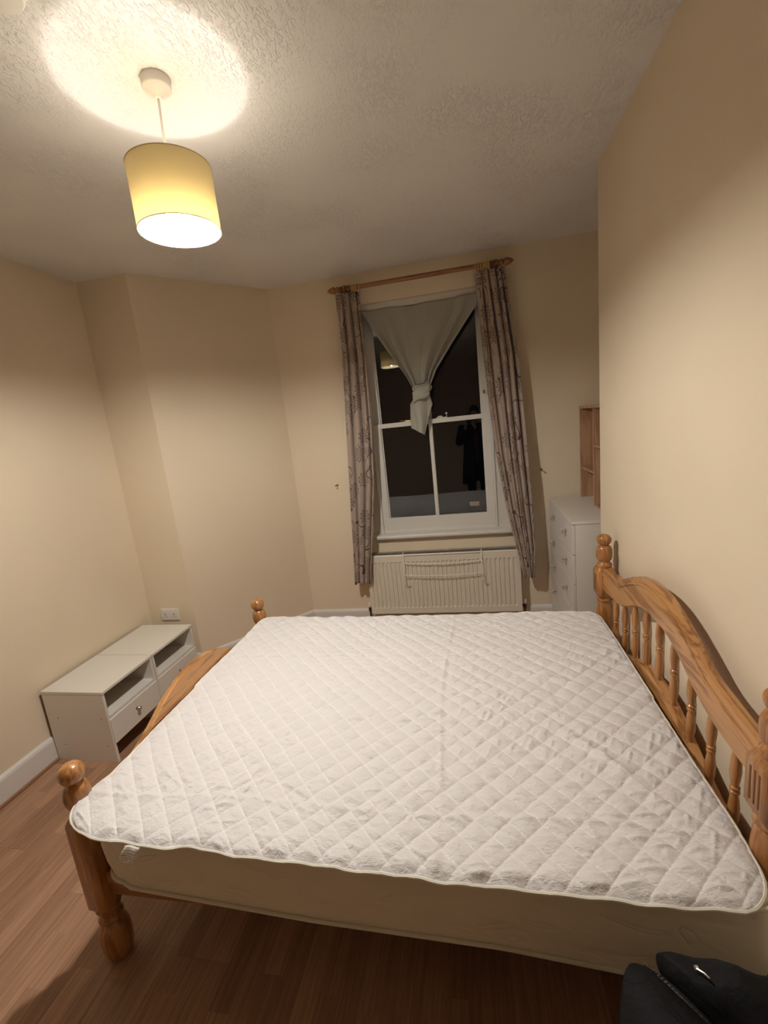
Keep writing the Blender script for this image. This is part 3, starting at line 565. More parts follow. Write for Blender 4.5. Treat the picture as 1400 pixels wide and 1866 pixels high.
# ------------------------------------------------------------------ chest of drawers
ch = thing('chest_of_drawers', 'white chest of drawers with clear cross shaped knobs in the alcove', 'chest of drawers', (.78, 3.02, 0))
CX0, CX1, CY0, CY1 = .578, 1.0, 2.652, 3.396
box('top_board', MEL, CX0-.016, CX1, CY0-.004, CY1+.002, .968, .986, ch, .0015)
for a in (CY0, CY1-.016): box('side_board', MEL, CX0+.002, CX1, a, a+.016, 0, .968, ch, .001)
box('back_board', HARDB, CX1-.006, CX1-.001, CY0+.016, CY1-.016, .02, .965, ch)
box('plinth', MEL, CX0+.02, CX0+.035, CY0+.016, CY1-.016, 0, .03, ch)
KN = G(); KN.lathe([(.009, 0), (.005, -.002), (.004, -.014)], (0, 0), 'X', 12)
for k in range(5):
    z0 = .036+k*.1865; d = box('drawer', plain('drawer_front_white', (.70, .67, .65), .4) if k == 0 else bpy.data.materials['drawer_front_white'], CX0-.015, CX0+.001, CY0+.001, CY1-.001, z0, z0+.182, ch, .002)
    g = G(); g.box(CX0+.002, CX1-.04, CY0+.03, CY0+.04, z0+.015, z0+.15).box(CX0+.002, CX1-.04, CY1-.04, CY1-.03, z0+.015, z0+.15).box(CX0+.002, CX1-.04, CY0+.04, CY1-.04, z0+.015, z0+.02); g.out('drawer_box', MEL, d)
    for yy in (2.822, 3.205):
        x = CX0-.015; zc = z0+.108
        b_ = G().lathe([(.010, x), (.010, x-.003), (.004, x-.005), (.004, x-.018)], (yy, zc), 'X', 14)
        b_.out('knob_stem', STEEL, d)
        g = G()
        for i in range(4):
            a = PI/4+i*PI/2; g.ball((x-.024, yy+.011*math.cos(a), zc+.011*math.sin(a)), .0085, 10)
        g.ball((x-.024, yy, zc), .0105, 12); g.out('knob', CLEAR, d)
# shelf unit standing on the chest
sh = thing('shelf_unit', 'light wooden pigeonhole shelf unit standing on the white chest', 'shelf', (.885, 3.04, .986))
SX0, SX1, SZ = .784, .985, .986; p = .017
ys = [3.392, 3.052, 2.705]
for i, y in enumerate(ys): box('upright', BEECH, SX0, SX1, y-p, y, SZ, 1.618-(0 if i else 0), sh, .001)
box('top_board', BEECH, SX0-.001, SX1, 2.688, 3.393, 1.618, 1.635, sh, .001)
box('shelf', BEECH, SX0+.002, SX1, 3.052, 3.375, 1.196, 1.213, sh, .001)
box('shelf', BEECH, SX0+.002, SX1, 2.705, 3.035, 1.372, 1.389, sh, .001)
box('bottom_board', BEECH, SX0+.002, SX1, 2.705, 3.035, SZ, SZ+.015, sh, .001)

# ------------------------------------------------------------------ bed frame
PX, HX, PY1, PY2 = -1.27, .619, .966, 2.232
bed = thing('bed_frame', 'varnished orange pine double bed frame with turned posts and a spindle headboard', 'bed', ((PX+HX)/2, (PY1+PY2)/2, 0))
def sq(cx, cy, h, c=.008): return [(cx-h+c, cy-h), (cx+h-c, cy-h), (cx+h, cy-h+c), (cx+h, cy+h-c), (cx+h-c, cy+h), (cx-h+c, cy+h), (cx-h, cy+h-c), (cx-h, cy-h+c)]
def block(g, cx, cy, h, z0, z1, c=.008):
    zz = [(z0, h*.72), (z0+.022, h), (z1-.022, h), (z1, h*.72)]; V = []
    for z, hh in zz: V += [(x, y, z) for x, y in sq(cx, cy, hh, c*(hh/h))]
    F = [(j*8+i, j*8+(i+1) % 8, (j+1)*8+(i+1) % 8, (j+1)*8+i) for j in range(3) for i in range(8)]+[tuple(range(8)), tuple(range(24, 32))]; g.add(V, F)
def ballp(zc, r, z0, r0, z1, r1, n=9):
    """profile of a bulb between neck radii"""
    out = []
    for i in range(n+1):
        t = i/n; z = z0+(z1-z0)*t; e = (z-zc)/((z1-zc) if z > zc else (zc-z0)); rr = r0 if z < zc else r1
        out.append((rr+(r-rr)*math.sqrt(max(0, 1-e*e)), z))
    return out
def foot_post(cy):
    g = G(); pr = [(.030, .0), (.036, .004), (.045, .03), (.048, .07), (.046, .11), (.038, .135), (.030, .145), (.036, .152), (.038, .162), (.032, .172), (.032, .185), (.038, .20), (.030, .21)]
    g.lathe(pr, (PX, cy)); block(g, PX, cy, .040, .200, .560)
    g.lathe([(.030, .553), (.034, .566), (.030, .575), (.019, .584)]+ballp(.630, .0385, .584, .020, .674, .016)+ballp(.706, .0365, .674, .016, .741, .0)[1:], (PX, cy))
    return g.out('foot_post', PINE_Z, bed)
def head_post(cy):
    g = G(); pr = [(.030, .0), (.036, .004), (.046, .04), (.046, .10), (.034, .14), (.038, .165), (.032, .185), (.030, .21)]
    g.lathe(pr, (HX, cy)); block(g, HX, cy, .040, .200, .440)
    g.lathe([(.030, .43), (.037, .452), (.030, .462), (.030, .47), (.036, .50), (.040, .56), (.039, .62), (.034, .665), (.031, .676), (.037, .684), (.037, .694), (.029, .704)], (HX, cy))
    block(g, HX, cy, .0425, .698, .858)
    g.lathe([(.030, .85), (.036, .864), (.035, .872), (.027, .880), (.025, .888)]+ballp(.926, .0375, .888, .026, .968, .019)+ballp(.998, .0335, .970, .018, 1.023, .0)[1:], (HX, cy))
    o = g.out('head_post', PINE_Z, bed)
    for dy in (-.016, 0, .016):       # dark raised strips: shade of fluting grooves painted on the foot-end face
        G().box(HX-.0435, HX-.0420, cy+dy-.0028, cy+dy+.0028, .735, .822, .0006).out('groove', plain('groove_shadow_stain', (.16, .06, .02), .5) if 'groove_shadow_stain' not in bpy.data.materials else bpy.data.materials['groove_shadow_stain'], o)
    return o
for cy in (PY1, PY2): foot_post(cy); head_post(cy)
YC = 1.590
def sym(ds, zs): return lambda y: smooth_poly(ds, zs, abs(y-YC))
top_h = sym([0, .08, .16, .24, .31, .345, .365, .42, .50, .70], [1.012, 1.006, .985, .952, .918, .900, .890, .884, .872, .845])
bot_h = sym([0, .10, .19, .27, .35, .42, .60], [.884, .876, .848, .806, .775, .762, .748])
top_l = sym([0, .10, .20, .30, .40, .50, .70], [.655, .646, .612, .568, .530, .508, .495])
def arch_board(name, x0, x1, ftop, fbot, ya, yb, mat, parent, rnd=.008, n=90):
    """board in the YZ plane with shaped top and bottom edges and eased corners"""
    V = []; r = rnd; sec = [(x0, 0, 1, r), (x0+r*.3, 0, 1, r*.3), (x0+r, 0, 1, 0), (x1-r, 0, 1, 0), (x1-r*.3, 0, 1, r*.3), (x1, 0, 1, r), (x1, 1, 0, r*.6), (x1-r*.6, 1, 0, 0), (x0+r*.6, 1, 0, 0), (x0, 1, 0, r*.6)]
    for i in range(n+1):
        y = ya+(yb-ya)*i/n; zt, zb = ftop(y), fbot(y)
        for x, isb, ist, d in sec: V.append((x, y, zt-d if ist else zb+d))
    k = len(sec); F = [(i*k+j, i*k+(j+1) % k, (i+1)*k+(j+1) % k, (i+1)*k+j) for i in range(n) for j in range(k)]+[tuple(range(k)), tuple(range(n*k, (n+1)*k))]
    g = G(); g.add(V, F, True); return g.out(name, mat, parent)
arch_board('top_rail', .602, .636, top_h, bot_h, PY1+.040, PY2-.040, PINE_Y, bed, .010)
# second moulded step along the crest
arch_board('crest_moulding', .5965, .604, lambda y: top_h(y)-.022, lambda y: top_h(y)-.034, PY1+.042, PY2-.042, PINE_Y, bed, .003)
arch_board('lower_rail', .600, .638, top_l, lambda y: .415, PY1+.038, PY2-.038, PINE_Y, bed, .005)
for k in range(9):
    y = 1.110+k*.1175; z0, z1 = top_l(y)-.004, bot_h(y)+.006; h = z1-z0
    pr = [(0, .0085), (.06, .010), (.16, .0145), (.30, .0155), (.40, .0125), (.455, .0095), (.47, .0135), (.49, .0135), (.50, .0095), (.52, .0135), (.54, .0135), (.555, .0095), (.62, .0125), (.72, .0155), (.86, .014), (.95, .010), (1, .0085)]
    G().lathe([(r*.88, z0+t*h) for t, r in pr], (.619, y), 'Z', 16).out('spindle', PINE_Z, bed)
ftop = sym([0, .10, .20, .28, .36, .46, .60], [.712, .703, .672, .628, .592, .566, .552])
arch_board('footboard', -1.286, -1.256, ftop, lambda y: .255, PY1+.037, PY2-.037, PINE_Y, bed, .008)
for y in (PY1, PY2): box('side_rail', PINE_X, PX+.038, HX-.038, y-.013, y+.013, .262, .348, bed, .003)
for k in range(11): x = -1.14+k*.165; box('slat', PINE_Y, x-.035, x+.035, PY1+.012, PY2-.012, .330, .348, bed, .002)

# ------------------------------------------------------------------ mattress
ynear = lambda x: float(np.interp(x, [-1.25, -1.12, -.5, 0, .3, .6], [.925, .908, .880, .872, .852, .838]))
mat = thing('mattress', 'thick cream damask mattress with plain piped edge on the pine bed', 'mattress', (-.32, 1.57, .352))
RR = .045
MX0, MX1, MY2, MZ0, MZ1, rc = -1.216, .567, 2.186, .352, .612, .085
ring_pts = []
def corner(cx, cy, a0, n=10, rc=.085):
    return [(cx+rc*math.cos(a0+PI/2*i/n), cy+rc*math.sin(a0+PI/2*i/n)) for i in range(n+1)]
y0L, y0R = ynear(MX0), ynear(MX1)
ring_pts += corner(MX0+rc, y0L+rc, PI)
for i in range(1, 40): x = MX0+rc+(MX1-MX0-rc-RR)*i/40; ring_pts.append((x, ynear(x)))
ring_pts += corner(MX1-RR, y0R+RR, -PI/2, 10, RR)
for i in range(1, 16): ring_pts.append((MX1, y0R+rc+(MY2-rc-y0R-rc)*i/16))
ring_pts += corner(MX1-rc, MY2-rc, 0)
for i in range(1, 40): ring_pts.append((MX1-rc-(MX1-MX0-2*rc)*i/40, MY2))
ring_pts += corner(MX0+rc, MY2-rc, PI/2)
for i in range(1, 16): ring_pts.append((MX0, MY2-rc-(MY2-rc-y0L-rc)*i/16))
n = len(ring_pts); RP = np.array(ring_pts); tn = np.roll(RP, -1, 0)-np.roll(RP, 1, 0); tn /= np.linalg.norm(tn, axis=1)[:, None]; nrm = np.stack([tn[:, 1], -tn[:, 0]], 1)
V = []; lv = [(-.03, MZ0), (-.006, MZ0+.002), (0, MZ0+.012), (-.004, MZ0+.022), (.006, MZ0+.07), (.010, (MZ0+MZ1)/2), (.006, MZ1-.07), (-.004, MZ1-.022), (0, MZ1-.012), (-.008, MZ1-.001), (-.04, MZ1)]
for off, z in lv:
    for k in range(n): V.append((RP[k, 0]+nrm[k, 0]*off, RP[k, 1]+nrm[k, 1]*off, z-.010*math.sin(PI*(RP[k, 0]-MX0)/(MX1-MX0))*(z < .5)*0))
F = [(j*n+i, j*n+(i+1) % n, (j+1)*n+(i+1) % n, (j+1)*n+i) for j in range(len(lv)-1) for i in range(n)]+[tuple(range(n))[::-1], tuple(range((len(lv)-1)*n, len(lv)*n))]
mobj('body', V, F, MATT, mat, True)
for z, nm in ((MZ0+.012, 'piping'), (MZ1-.012, 'piping')): G().tube([(RP[k, 0]+nrm[k, 0]*.001, RP[k, 1]+nrm[k, 1]*.001, z) for k in range(n)], .0055, 8, True).out(nm, PIPE, mat)

# ------------------------------------------------------------------ quilted protector
cov = thing('mattress_protector', 'white diamond quilted mattress protector spread loosely over the mattress', 'bedding', (-.33, 1.53, .612))
nx_, ny_ = 600, 450
def cl(y): return np.interp(y, [.85, .95, 1.03, 1.12, 1.26, 1.6, 1.9, 2.05, 2.16, 2.24], [-1.254, -1.252, -1.236, -1.240, -1.247, -1.246, -1.242, -1.242, -1.246, -1.244])
def cr_(y): return np.interp(y, [.80, .88, 1.03, 1.21, 1.4, 1.68, 2.0, 2.17, 2.25], [.560, .566, .579, .577, .579, .580, .584, .582, .576])
def yn(x): return np.interp(x, [-1.25, -1.18, -1.105, -1.036, -.788, -.458, -.157, .109, .327, .469, .58], [.868, .862, .846, .838, .845, .834, .825, .818, .816, .818, .826])
def yf(x): return np.interp(x, [-1.25, -1.2, -.833, -.333, .35, .54, .58], [2.236, 2.242, 2.214, 2.212, 2.232, 2.228, 2.225])
tv = np.linspace(0, 1, ny_); tu = np.linspace(0, 1, nx_)
# denser rows near both ends for the rounded corners
tv = tv+.035*np.sin(2*PI*tv)*-1.0/ (2*PI)*2
TV, TU = np.meshgrid(tv, tu, indexing='ij')
yb = .83+(2.225-.83)*TV
rn, rf = .095, .075
dn = np.clip(1-(yb-.83)/rn, 0, 1); df = np.clip(1-(2.225-yb)/rf, 0, 1)
ins = rn*(1-np.sqrt(np.maximum(0, 1-dn**2)))+rf*(1-np.sqrt(np.maximum(0, 1-df**2)))
XLc = cl(yb)+ins; XRc = cr_(yb)-ins; X = XLc+(XRc-XLc)*TU
Y = yn(X)+(yf(X)-yn(X))*TV
wig = (vnoise(X*9+3, Y*0+2, 1)-.5)*.010*np.clip(1-TV*20, 0, 1)+(vnoise(X*8+3, Y*0+9, 2)-.5)*.010*np.clip(1-(1-TV)*20, 0, 1); Y = Y+wig
p_ = .085; warp = (vnoise(X*3.1+5, Y*3.1+1, 0)-.5)*.022
q1 = (X+Y+warp)/p_; q2 = (X-Y+warp*.6)/p_
puff = (np.abs(np.sin(PI*q1))*np.abs(np.sin(PI*q2)))**.36
Z = .0080*puff
# gathered creases running across the stitches inside each diamond
def dirn(a, f1, f2, k): f2 = f2*1.15; c, s_ = math.cos(a), math.sin(a); return vnoise((X*c+Y*s_)*f1+k, (-X*s_+Y*c)*f2, k)
wmix = vnoise(X*5, Y*5, 2)
cre = np.maximum(dirn(.12, 16, 82, 3)*(.6+.8*wmix), dirn(-.45, 20, 90, 4)*(1.4-.8*wmix)); cre = np.maximum(cre, .95*dirn(1.1, 22, 80, 5)*(vnoise(X*4+9, Y*4, 1)*1.5))
Z += .0066*(np.clip(cre, 0, 1.1)**2.2-.35)*puff**1.1+.0012*dirn(.3, 60, 150, 1)*puff
Z += .0105*(vnoise(X*3.3+2, Y*4.2, 1)-.5)+.005*(vnoise(X*9, Y*11, 5)-.5)
def ridge(d, w_, h): return h*np.exp(-(d/w_)**2)
def crease(d, w_, h): return h*np.exp(-(d/w_)**2)-h*.6*np.exp(-((d-w_*1.8)/(w_*1.6))**2)
Z += crease(X+.150+.012*np.sin(Y*5)+.05*(Y-1.6)*-.08, .009, .0036)*(.4+vnoise(X*0+3, Y*7, 2))              # packing folds
Z += crease(X-.235, .010, .0016)*vnoise(X*0+7, Y*6, 3)*1.6+crease(X+.62+.01*np.sin(Y*9), .010, .0018)*vnoise(X*0+1, Y*6, 3)*1.6
Z += crease(Y-.985-.01*np.sin(X*7), .009, .0045)+crease(Y-1.36, .009, .0035)+crease(Y-1.78, .009, .0035)+crease(Y-2.12, .008, .003)
dl = (X-.34)*.80+(Y-1.20)*.60; al = -(X-.34)*.60+(Y-1.20)*.80       # loose diagonal wrinkle near the headboard
Z += ridge(dl, .016, .013)*np.exp(-(al/.17)**2)
dl = (X-.25)*.35+(Y-1.62)*.93; al = (X-.25)*.93-(Y-1.62)*.35; Z += ridge(dl, .012, .008)*np.exp(-(al/.15)**2)
# edge: flattened hem and slight droop
ed = np.minimum(np.minimum((X-XLc), (XRc-X)), np.minimum(Y-Y[0:1, :], Y[-1:, :]-Y)); hem = np.clip(ed/.014, 0, 1)
Z = Z*(.25+.75*hem)
Z += .003*np.sin(X*60)*np.clip(1-ed/.02, 0, 1)*.6
ZB = .6185+.008*np.clip((-X-.9)/.35, 0, 1)*np.clip((1.25-Y)/.3, 0, 1)
droop = .010*np.clip(1-ed/.045, 0, 1)**2*(TV < .5)
ZZ = ZB+Z-droop
V = np.stack([X.ravel(), Y.ravel(), ZZ.ravel()], 1)
o = mobj('quilt', V.tolist(), gridf(nx_, ny_), QUILT, cov, True)
st_ = np.maximum(np.exp(-(np.sin(PI*q1)/.055)**2), np.exp(-(np.sin(PI*q2)/.055)**2))*(hem > .9)  # stitch thread plus light along the grooves, both put into the colour
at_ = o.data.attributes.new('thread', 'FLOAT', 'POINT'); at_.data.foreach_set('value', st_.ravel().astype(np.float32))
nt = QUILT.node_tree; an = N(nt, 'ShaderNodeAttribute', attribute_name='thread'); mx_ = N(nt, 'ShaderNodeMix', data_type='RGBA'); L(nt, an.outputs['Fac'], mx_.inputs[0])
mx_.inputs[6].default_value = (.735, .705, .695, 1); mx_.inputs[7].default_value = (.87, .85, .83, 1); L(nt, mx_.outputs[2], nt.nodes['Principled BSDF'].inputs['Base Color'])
# underside sheet closes the thickness
V2 = np.stack([X[::6, ::6].ravel(), Y[::6, ::6].ravel(), (ZB-droop)[::6, ::6].ravel()-.0040], 1)
mobj('underside', V2.tolist(), gridf(X[::6, ::6].shape[1], X[::6, ::6].shape[0]), BIND, cov, True)
edge = [(X[0, i], Y[0, i], ZZ[0, i]) for i in range(0, nx_, 3)]+[(X[j, -1], Y[j, -1], ZZ[j, -1]) for j in range(1, ny_, 3)]+[(X[-1, i], Y[-1, i], ZZ[-1, i]) for i in range(nx_-2, 0, -3)]+[(X[j, 0], Y[j, 0], ZZ[j, 0]) for j in range(ny_-2, 0, -3)]
G().tube([(a, b, c-.0015) for a, b, c in edge], .0042, 6, True).out('binding', BIND, cov)
V = []; uv = []
for j in range(9):
    t = j/8
    for i in range(6):
        s_ = i/5; V.append((-.986+.047*s_-.040*t+.016*t*s_, .834-.010*math.sin(PI*t)+.002*math.sin(s_*5), .612-.064*t)); uv.append((s_, 1-t))
o = mobj('care_label', V, gridf(6, 9), label_mat(), cov, True, uv); o['label'] = 'small white printed care label'; m = o.modifiers.new('s', 'SOLIDIFY'); m.thickness = .0006

# ------------------------------------------------------------------ pendant lamp
lx, ly = LAMP
lamp = thing('pendant_lamp', 'lit ceiling pendant with a pale yellow drum shade on a white cord', 'lamp', (lx, ly, CEIL))
G().lathe([(.042, CEIL), (.043, CEIL-.008), (.042, CEIL-.024), (.039, CEIL-.029), (.011, CEIL-.046), (.009, CEIL-.051), (.006, CEIL-.052)], (lx+.006, ly-.002), 'Z', 40).out('ceiling_rose', PLW, lamp)
G().tube([(lx+.006, ly-.002, CEIL-.045), (lx+.002, ly-.003, 2.62), (lx, ly, 2.535)], .0038).out('cord', PLW, lamp)
G().lathe([(.006, 2.545), (.012, 2.540), (.015, 2.520), (.015, 2.499)], (lx, ly)).out('lamp_holder', PLW, lamp)
SB, ST, SR = 2.331, 2.512, .125
n = 96; V = []
for z in np.linspace(SB, ST, 8):
    for i in range(n): a = 2*PI*i/n; V.append((lx+SR*math.cos(a), ly+SR*math.sin(a), z))
F = [(j*n+i, j*n+(i+1) % n, (j+1)*n+(i+1) % n, (j+1)*n+i) for j in range(7) for i in range(n)]
shade = mobj('shade', V, F, shade_mat(), lamp, True)
for z in (SB, ST): G().tube([(lx+SR*math.cos(2*PI*i/64), ly+SR*math.sin(2*PI*i/64), z) for i in range(64)], .0016, 6, True).out('rim', plain('cream_rim_tape', (.70, .58, .36), .6) if 'cream_rim_tape' not in bpy.data.materials else bpy.data.materials['cream_rim_tape'], shade)
g = G()
for k in range(3): a = 2*PI*k/3+.4; g.tube([(lx+.018*math.cos(a), ly+.018*math.sin(a), 2.500), (lx+SR*math.cos(a), ly+SR*math.sin(a), ST-.003)], .0013, 6)
g.out('spider', PLW, shade)
BR = .036
def bulb_mat():
    m = emis('lit_bulb', BULB_COL, BULB_POWER); nt = m.node_tree; e = [q for q in nt.nodes if q.type == 'EMISSION'][0]
    gm = N(nt, 'ShaderNodeNewGeometry'); sp = N(nt, 'ShaderNodeSeparateXYZ'); L(nt, gm.outputs['Position'], sp.inputs[0])
    mr = N(nt, 'ShaderNodeMapRange', interpolation_type='SMOOTHSTEP', ins={'From Min': BULB_Z-.030, 'From Max': BULB_Z+.012, 'To Min': BULB_POWER, 'To Max': BULB_POWER*NECK*.15}); L(nt, sp.outputs[2], mr.inputs[0])
    m2 = N(nt, 'ShaderNodeMapRange', interpolation_type='SMOOTHSTEP', ins={'From Min': 2.415, 'From Max': 2.512, 'To Min': 0.0, 'To Max': BULB_POWER*NECK}); L(nt, sp.outputs[2], m2.inputs[0])
    ad = N(nt, 'ShaderNodeMath', operation='ADD'); L(nt, mr.outputs[0], ad.inputs[0]); L(nt, m2.outputs[0], ad.inputs[1]); L(nt, ad.outputs[0], e.inputs[1]); return m
pr = [(.0005, BULB_Z-BR)]+[(BR*math.sin(a), BULB_Z-BR*math.cos(a)) for a in [PI*i/24 for i in range(1, 19)]]+[(.020, BULB_Z+.040), (.019, 2.440), (.0185, 2.466), (.018, 2.484), (.0175, 2.498), (.002, 2.4985)]
G().lathe(pr, (lx, ly), 'Z', 28).out('bulb', bulb_mat(), lamp)
# round ceiling cover at the picture's upper left
o = G().lathe([(.060, CEIL), (.060, CEIL-.006), (.054, CEIL-.013), (.030, CEIL-.016), (.001, CEIL-.017)], (-1.018, 1.086), 'Z', 40).out('ceiling_cover', PLW); tag(o, 'round white ceiling cover at the upper left edge, beyond the pendant lamp', 'ceiling cover')

# ------------------------------------------------------------------ dark bag in the near right corner
bag = thing('bag', 'dark navy soft bag with a half open zip at the lower right corner', 'bag', (.40, .60, 0))
V = []; nu, nv = 72, 40
for j in range(nv):
    t = j/(nv-1); z = .525*t; prof_ = (1-max(0, (t-.55)/.45)**2.6*.62)*(1-.10*(1-t)); 
    for i in range(nu):
        a = 2*PI*i/nu; c, s_ = math.cos(a), math.sin(a); e = .62
        k = 1+.05*math.sin(a*5+t*6)+.035*math.sin(a*9-t*14)+.05*float(vnoise(np.array(i*.18), np.array(t*7)))
        V.append((.405+.225*prof_*k*math.copysign(abs(c)**e, c), 0.585+.135*prof_*k*math.copysign(abs(s_)**e, s_), z+.012*math.sin(a*3)*t))
F = [(j*nu+i, j*nu+(i+1) % nu, (j+1)*nu+(i+1) % nu, (j+1)*nu+i) for j in range(nv-1) for i in range(nu)]+[tuple(range(nu))[::-1], tuple(range((nv-1)*nu, nv*nu))]
mobj('body', V, F, NAVY, bag, True)
def sheet(name, pts, mat, par, thick=.006, sub=True):
    """pts: rows of control points -> smooth cloth sheet"""
    V = [p for r in pts for p in r]; o = mobj(name, V, gridf(len(pts[0]), len(pts)), mat, par, True)
    m = o.modifiers.new('sub', 'SUBSURF'); m.levels = m.render_levels = 3; m = o.modifiers.new('s', 'SOLIDIFY'); m.thickness = thick; return o
sheet('left_flap', [[(.230, .712, .602), (.252, .718, .596), (.290, .712, .580), (.305, .705, .565)],
                    [(.222, .690, .592), (.250, .690, .612), (.290, .680, .606), (.318, .672, .590)],
                    [(.200, .640, .560), (.238, .630, .608), (.300, .615, .622), (.350, .610, .596)],
                    [(.180, .560, .520), (.225, .540, .585), (.300, .530, .610), (.380, .530, .592)],
                    [(.168, .480, .420), (.215, .455, .500), (.300, .445, .545), (.400, .440, .540)]], NAVY, bag)
V = []; nu, nv = 60, 30     # padded top roll
for j in range(nv):
    t = j/(nv-1); x = .318+.33*t; r = .070*math.sin(PI*(.14+.78*t))**.55; zc = .612-.055*max(0, t-.3)*1.6; yc = .700-.07*t
    for i in range(nu):
        a = 2*PI*i/nu; k = 1+.07*math.sin(a*4+t*8)+.05*math.sin(t*26+a)
        V.append((x-.028*math.cos(a)*(1-t), yc+r*1.0*k*math.cos(a)-.01, zc+r*.85*k*math.sin(a)))
F = [(j*nu+i, j*nu+(i+1) % nu, (j+1)*nu+(i+1) % nu, (j+1)*nu+i) for j in range(nv-1) for i in range(nu)]+[tuple(range(nu))[::-1], tuple(range((nv-1)*nu, nv*nu))]
mobj('top_roll', V, F, NAVY, bag, True)
zp = [(.268, .728, .618), (.285, .706, .630), (.305, .680, .632), (.330, .655, .628), (.355, .632, .618), (.372, .618, .606)]
G().tube(zp, [.003, .007, .010, .010, .007, .003], 8).out('zip_tape', plain('brown_lining', (.022, .013, .010), .6), bag)
g = G()
for k in range(26):
    t = k/25*(len(zp)-1); i = min(int(t), len(zp)-2); f = t-i; P_ = [zp[i][q]*(1-f)+zp[i+1][q]*f for q in range(3)]; g.box(P_[0]-.001, P_[0]+.001, P_[1]-.0018, P_[1]+.0018, P_[2]+.004, P_[2]+.0100)
z_ = g.out('zip_teeth', plain('dull_zip_metal', (.16, .15, .12), .4, 1.0), bag); z_['kind'] = 'stuff'
g = G().box(.335, .342, .690, .698, .667, .670, .001).tube([(.338, .692, .670), (.346, .684, .6735), (.351, .678, .673)], .0018); g.out('zip_pull', STEEL, bag)
G().tube([(.36, .56, .60), (.37, .55, .635), (.42, .54, .645), (.47, .545, .632), (.485, .55, .595)], .008, 10).out('carry_handle', NAVY, bag)

for o in bag.children: o.location += Vector((-.010, -.030, (.018 if o.name.startswith('top_roll') else .038 if o.name.startswith('left_flap') else -.002 if o.name.startswith(('zip_tape', 'zip_teeth')) else .012 if o.name.startswith('zip') else -.036)))
# ------------------------------------------------------------------ the person reflected in the window
def skinned(name, pts, edges, radii, mat, par, root=0, sub=2):
    me = bpy.data.meshes.new(name); oo = org(par); me.from_pydata([Vector(p)-oo for p in pts], edges, []); me.materials.append(mat); o = bpy.data.objects.new(name, me); C.objects.link(o); o.parent = par; m = o.modifiers.new('skin', 'SKIN'); m.use_smooth_shade = True
    for i, r in enumerate(radii): me.skin_vertices[0].data[i].radius = (r if isinstance(r, tuple) else (r, r)); me.skin_vertices[0].data[i].use_root = (i == root)
    m = o.modifiers.new('sub', 'SUBSURF'); m.levels = m.render_levels = sub; return o
px, py = .13, -.86
per = thing('person', 'person in a long black coat and dark red top, holding up a phone', 'person', (px, py, 0))
P_ = [(px, py, .98), (px, py, 1.18), (px, py, 1.36), (px, py+.005, 1.47), (px, py+.01, 1.55), (px, py+.025, 1.64), (px, py+.025, 1.71),
      (px-.19, py, 1.45), (px-.27, py+.13, 1.22), (px-.15, py+.38, 1.46), (px+.19, py, 1.45), (px+.25, py+.14, 1.22), (px-.02, py+.38, 1.46),
      (px-.10, py, .90), (px-.11, py+.02, .50), (px-.11, py-.02, .09), (px-.11, py+.14, .035), (px+.10, py, .90), (px+.11, py+.02, .50), (px+.11, py-.02, .09), (px+.11, py+.14, .035)]
E_ = [(0, 1), (1, 2), (2, 3), (3, 4), (4, 5), (5, 6), (2, 7), (7, 8), (8, 9), (2, 10), (10, 11), (11, 12), (0, 13), (13, 14), (14, 15), (15, 16), (0, 17), (17, 18), (18, 19), (19, 20)]
Rd = [(.15, .11), (.13, .10), (.16, .11), (.09, .08), .055, (.078, .092), (.070, .082), .070, .050, .030, .070, .050, .030, .088, .062, .045, .038, .088, .062, .045, .038]
skinned('body', P_, E_, Rd, SKIN, per)
g = G(); V = []; nu = 40      # coat: open-fronted shell from shoulders to shin
rows = [(1.50, .115, .085), (1.46, .19, .11), (1.38, .215, .135), (1.20, .195, .145), (1.05, .200, .15), (.85, .225, .165), (.65, .245, .18), (.48, .26, .19)]
for z, a_, b_ in rows:
    for i in range(nu+1):
        a = PI/2+.16+(2*PI-.32)*i/nu; V.append((px+a_*math.cos(a), py+b_*math.sin(a)+.006*math.sin(i*1.3)*(1.5-z), z))
o = mobj('coat', V, gridf(nu+1, len(rows)), BLACKC, per, True); m = o.modifiers.new('s', 'SOLIDIFY'); m.thickness = .012
for s_, el, wr in ((-1, 8, 9), (1, 11, 12)):
    G().tube([Vector(P_[el-1]), Vector(P_[el-1]).lerp(Vector(P_[el]), .5), Vector(P_[el]), Vector(P_[el]).lerp(Vector(P_[wr]), .5), Vector(P_[el]).lerp(Vector(P_[wr]), .92)], [.092, .080, .070, .056, .048], 16).out('sleeve', BLACKC, per)
V = []; rows = [(1.49, .075, .07), (1.40, .165, .122), (1.2, .165, .125), (1.0, .165, .12), (.90, .17, .125)]
for z, a_, b_ in rows:
    for i in range(nu+1): a = 2*PI*i/nu; V.append((px+a_*math.cos(a), py+b_*math.sin(a), z))
mobj('top', V, gridf(nu+1, len(rows)), plain('dark_red_knit', (.10, .018, .02), .8), per, True)
TR = plain('black_trousers', (.012, .012, .014), .8)
for s_ in (-1, 1):
    G().tube([(px+s_*.10, py, .96), (px+s_*.11, py+.02, .52), (px+s_*.11, py-.015, .10)], [.105, .078, .062], 18).out('trouser_leg', TR, per)
    G().ball((px+s_*.11, py+.055, .042), .05, 16, (1, 2.5, .84)).out('shoe', plain('black_shoe', (.02, .018, .017), .4) if 'black_shoe' not in bpy.data.materials else bpy.data.materials['black_shoe'], per)
hc = Vector((px, py+.025, 1.675)); g = G(); g.ball(hc, .1, 28, (.76, .93, 1.18)); g.ball(hc+Vector((0, .03, -.045)), .06, 20, (.92, 1.0, 1.05)); g.prism([(py+.112, 1.69), (py+.140, 1.655), (py+.112, 1.648)], 'X', px-.012, px+.012)
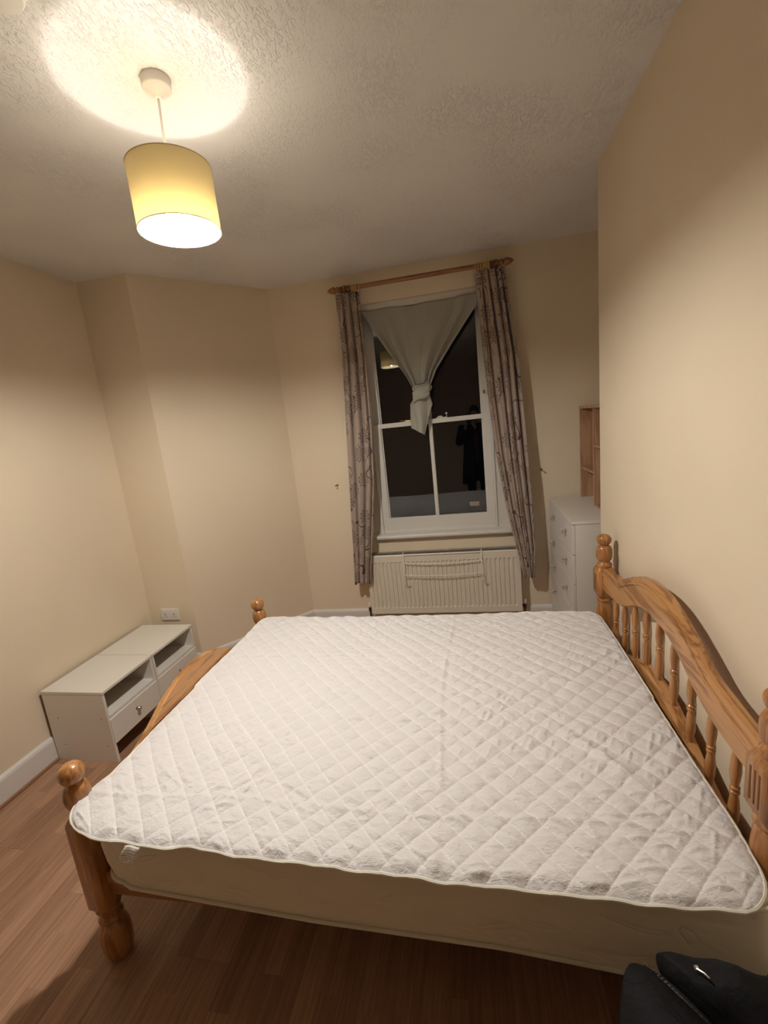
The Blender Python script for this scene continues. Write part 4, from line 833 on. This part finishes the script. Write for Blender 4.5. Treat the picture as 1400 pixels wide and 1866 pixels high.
for s_ in (-1, 1): g.ball(hc+Vector((s_*.078, .0, -.005)), .022, 10, (.35, .8, 1.3))
hd = g.out('head', SKIN, per)
EY = plain('eye_white', (.7, .68, .65), .2); LIP = plain('lips', (.35, .13, .11), .5)
for s_ in (-1, 1): G().ball(hc+Vector((s_*.031, .083, .008)), .012, 12).out('eye', EY, hd)
G().ball(hc+Vector((0, .088, -.055)), .010, 12, (2.2, .6, .6)).out('mouth', LIP, hd)
g = G(); g.ball(hc+Vector((0, -.014, .028)), .108, 28, (.80, .93, 1.02)); g.ball(hc+Vector((0, -.055, -.05)), .085, 20, (.95, .7, 1.3)); g.out('hair', plain('dark_hair', (.02, .013, .01), .5), per)
ph_ = Vector((.035, py+.512, 1.60))
def hand(sd, wr):
    w_ = Vector(wr); palm = ph_+Vector((sd*.050, -.018, -.045)); pts = [tuple(w_), tuple(w_.lerp(palm, .55)), tuple(palm)]; ed = [(0, 1), (1, 2)]; rd = [.026, (.030, .020), (.034, .018)]
    for k, (dz, ln) in enumerate(((.040, .92), (.016, 1.0), (-.008, .93), (-.030, .76))):
        b = len(pts); k0 = palm+Vector((sd*.004, .012, dz)); pts += [tuple(k0), tuple(k0+Vector((-sd*.004, .030*ln, .003))), tuple(k0+Vector((-sd*.022*ln, .036, .004))), tuple(k0+Vector((-sd*.040*ln, .034, .004)))]
        ed += [(2, b), (b, b+1), (b+1, b+2), (b+2, b+3)]; rd += [.010, .009, .0085, .007]
    b = len(pts); k0 = palm+Vector((-sd*.006, -.006, .024)); pts += [tuple(k0), tuple(k0+Vector((-sd*.022, -.004, .020))), tuple(k0+Vector((-sd*.034, -.001, .032)))]; ed += [(2, b), (b, b+1), (b+1, b+2)]; rd += [.012, .010, .008]
    skinned('hand', pts, ed, rd, SKIN, per, 0, 1)
hand(-1, P_[9]); hand(1, P_[12])
phn = thing('mobile_phone', 'dark mobile phone held upright in front of the person in the black coat', 'phone', tuple(ph_))
box('body', plain('phone_black', (.01, .01, .012), .25), ph_.x-.037, ph_.x+.037, ph_.y-.004, ph_.y+.004, ph_.z-.076, ph_.z+.076, phn, .003)
g = G()
for a, b in ((-.020, .056), (-.020, .034), (-.004, .045)): g.lathe([(.0075, ph_.y+.004), (.0075, ph_.y+.0058), (.005, ph_.y+.0060)], (ph_.x+a*-1, ph_.z+b), 'Y', 16)
g.out('lens', plain('lens_glass', (.02, .02, .03), .05), phn)
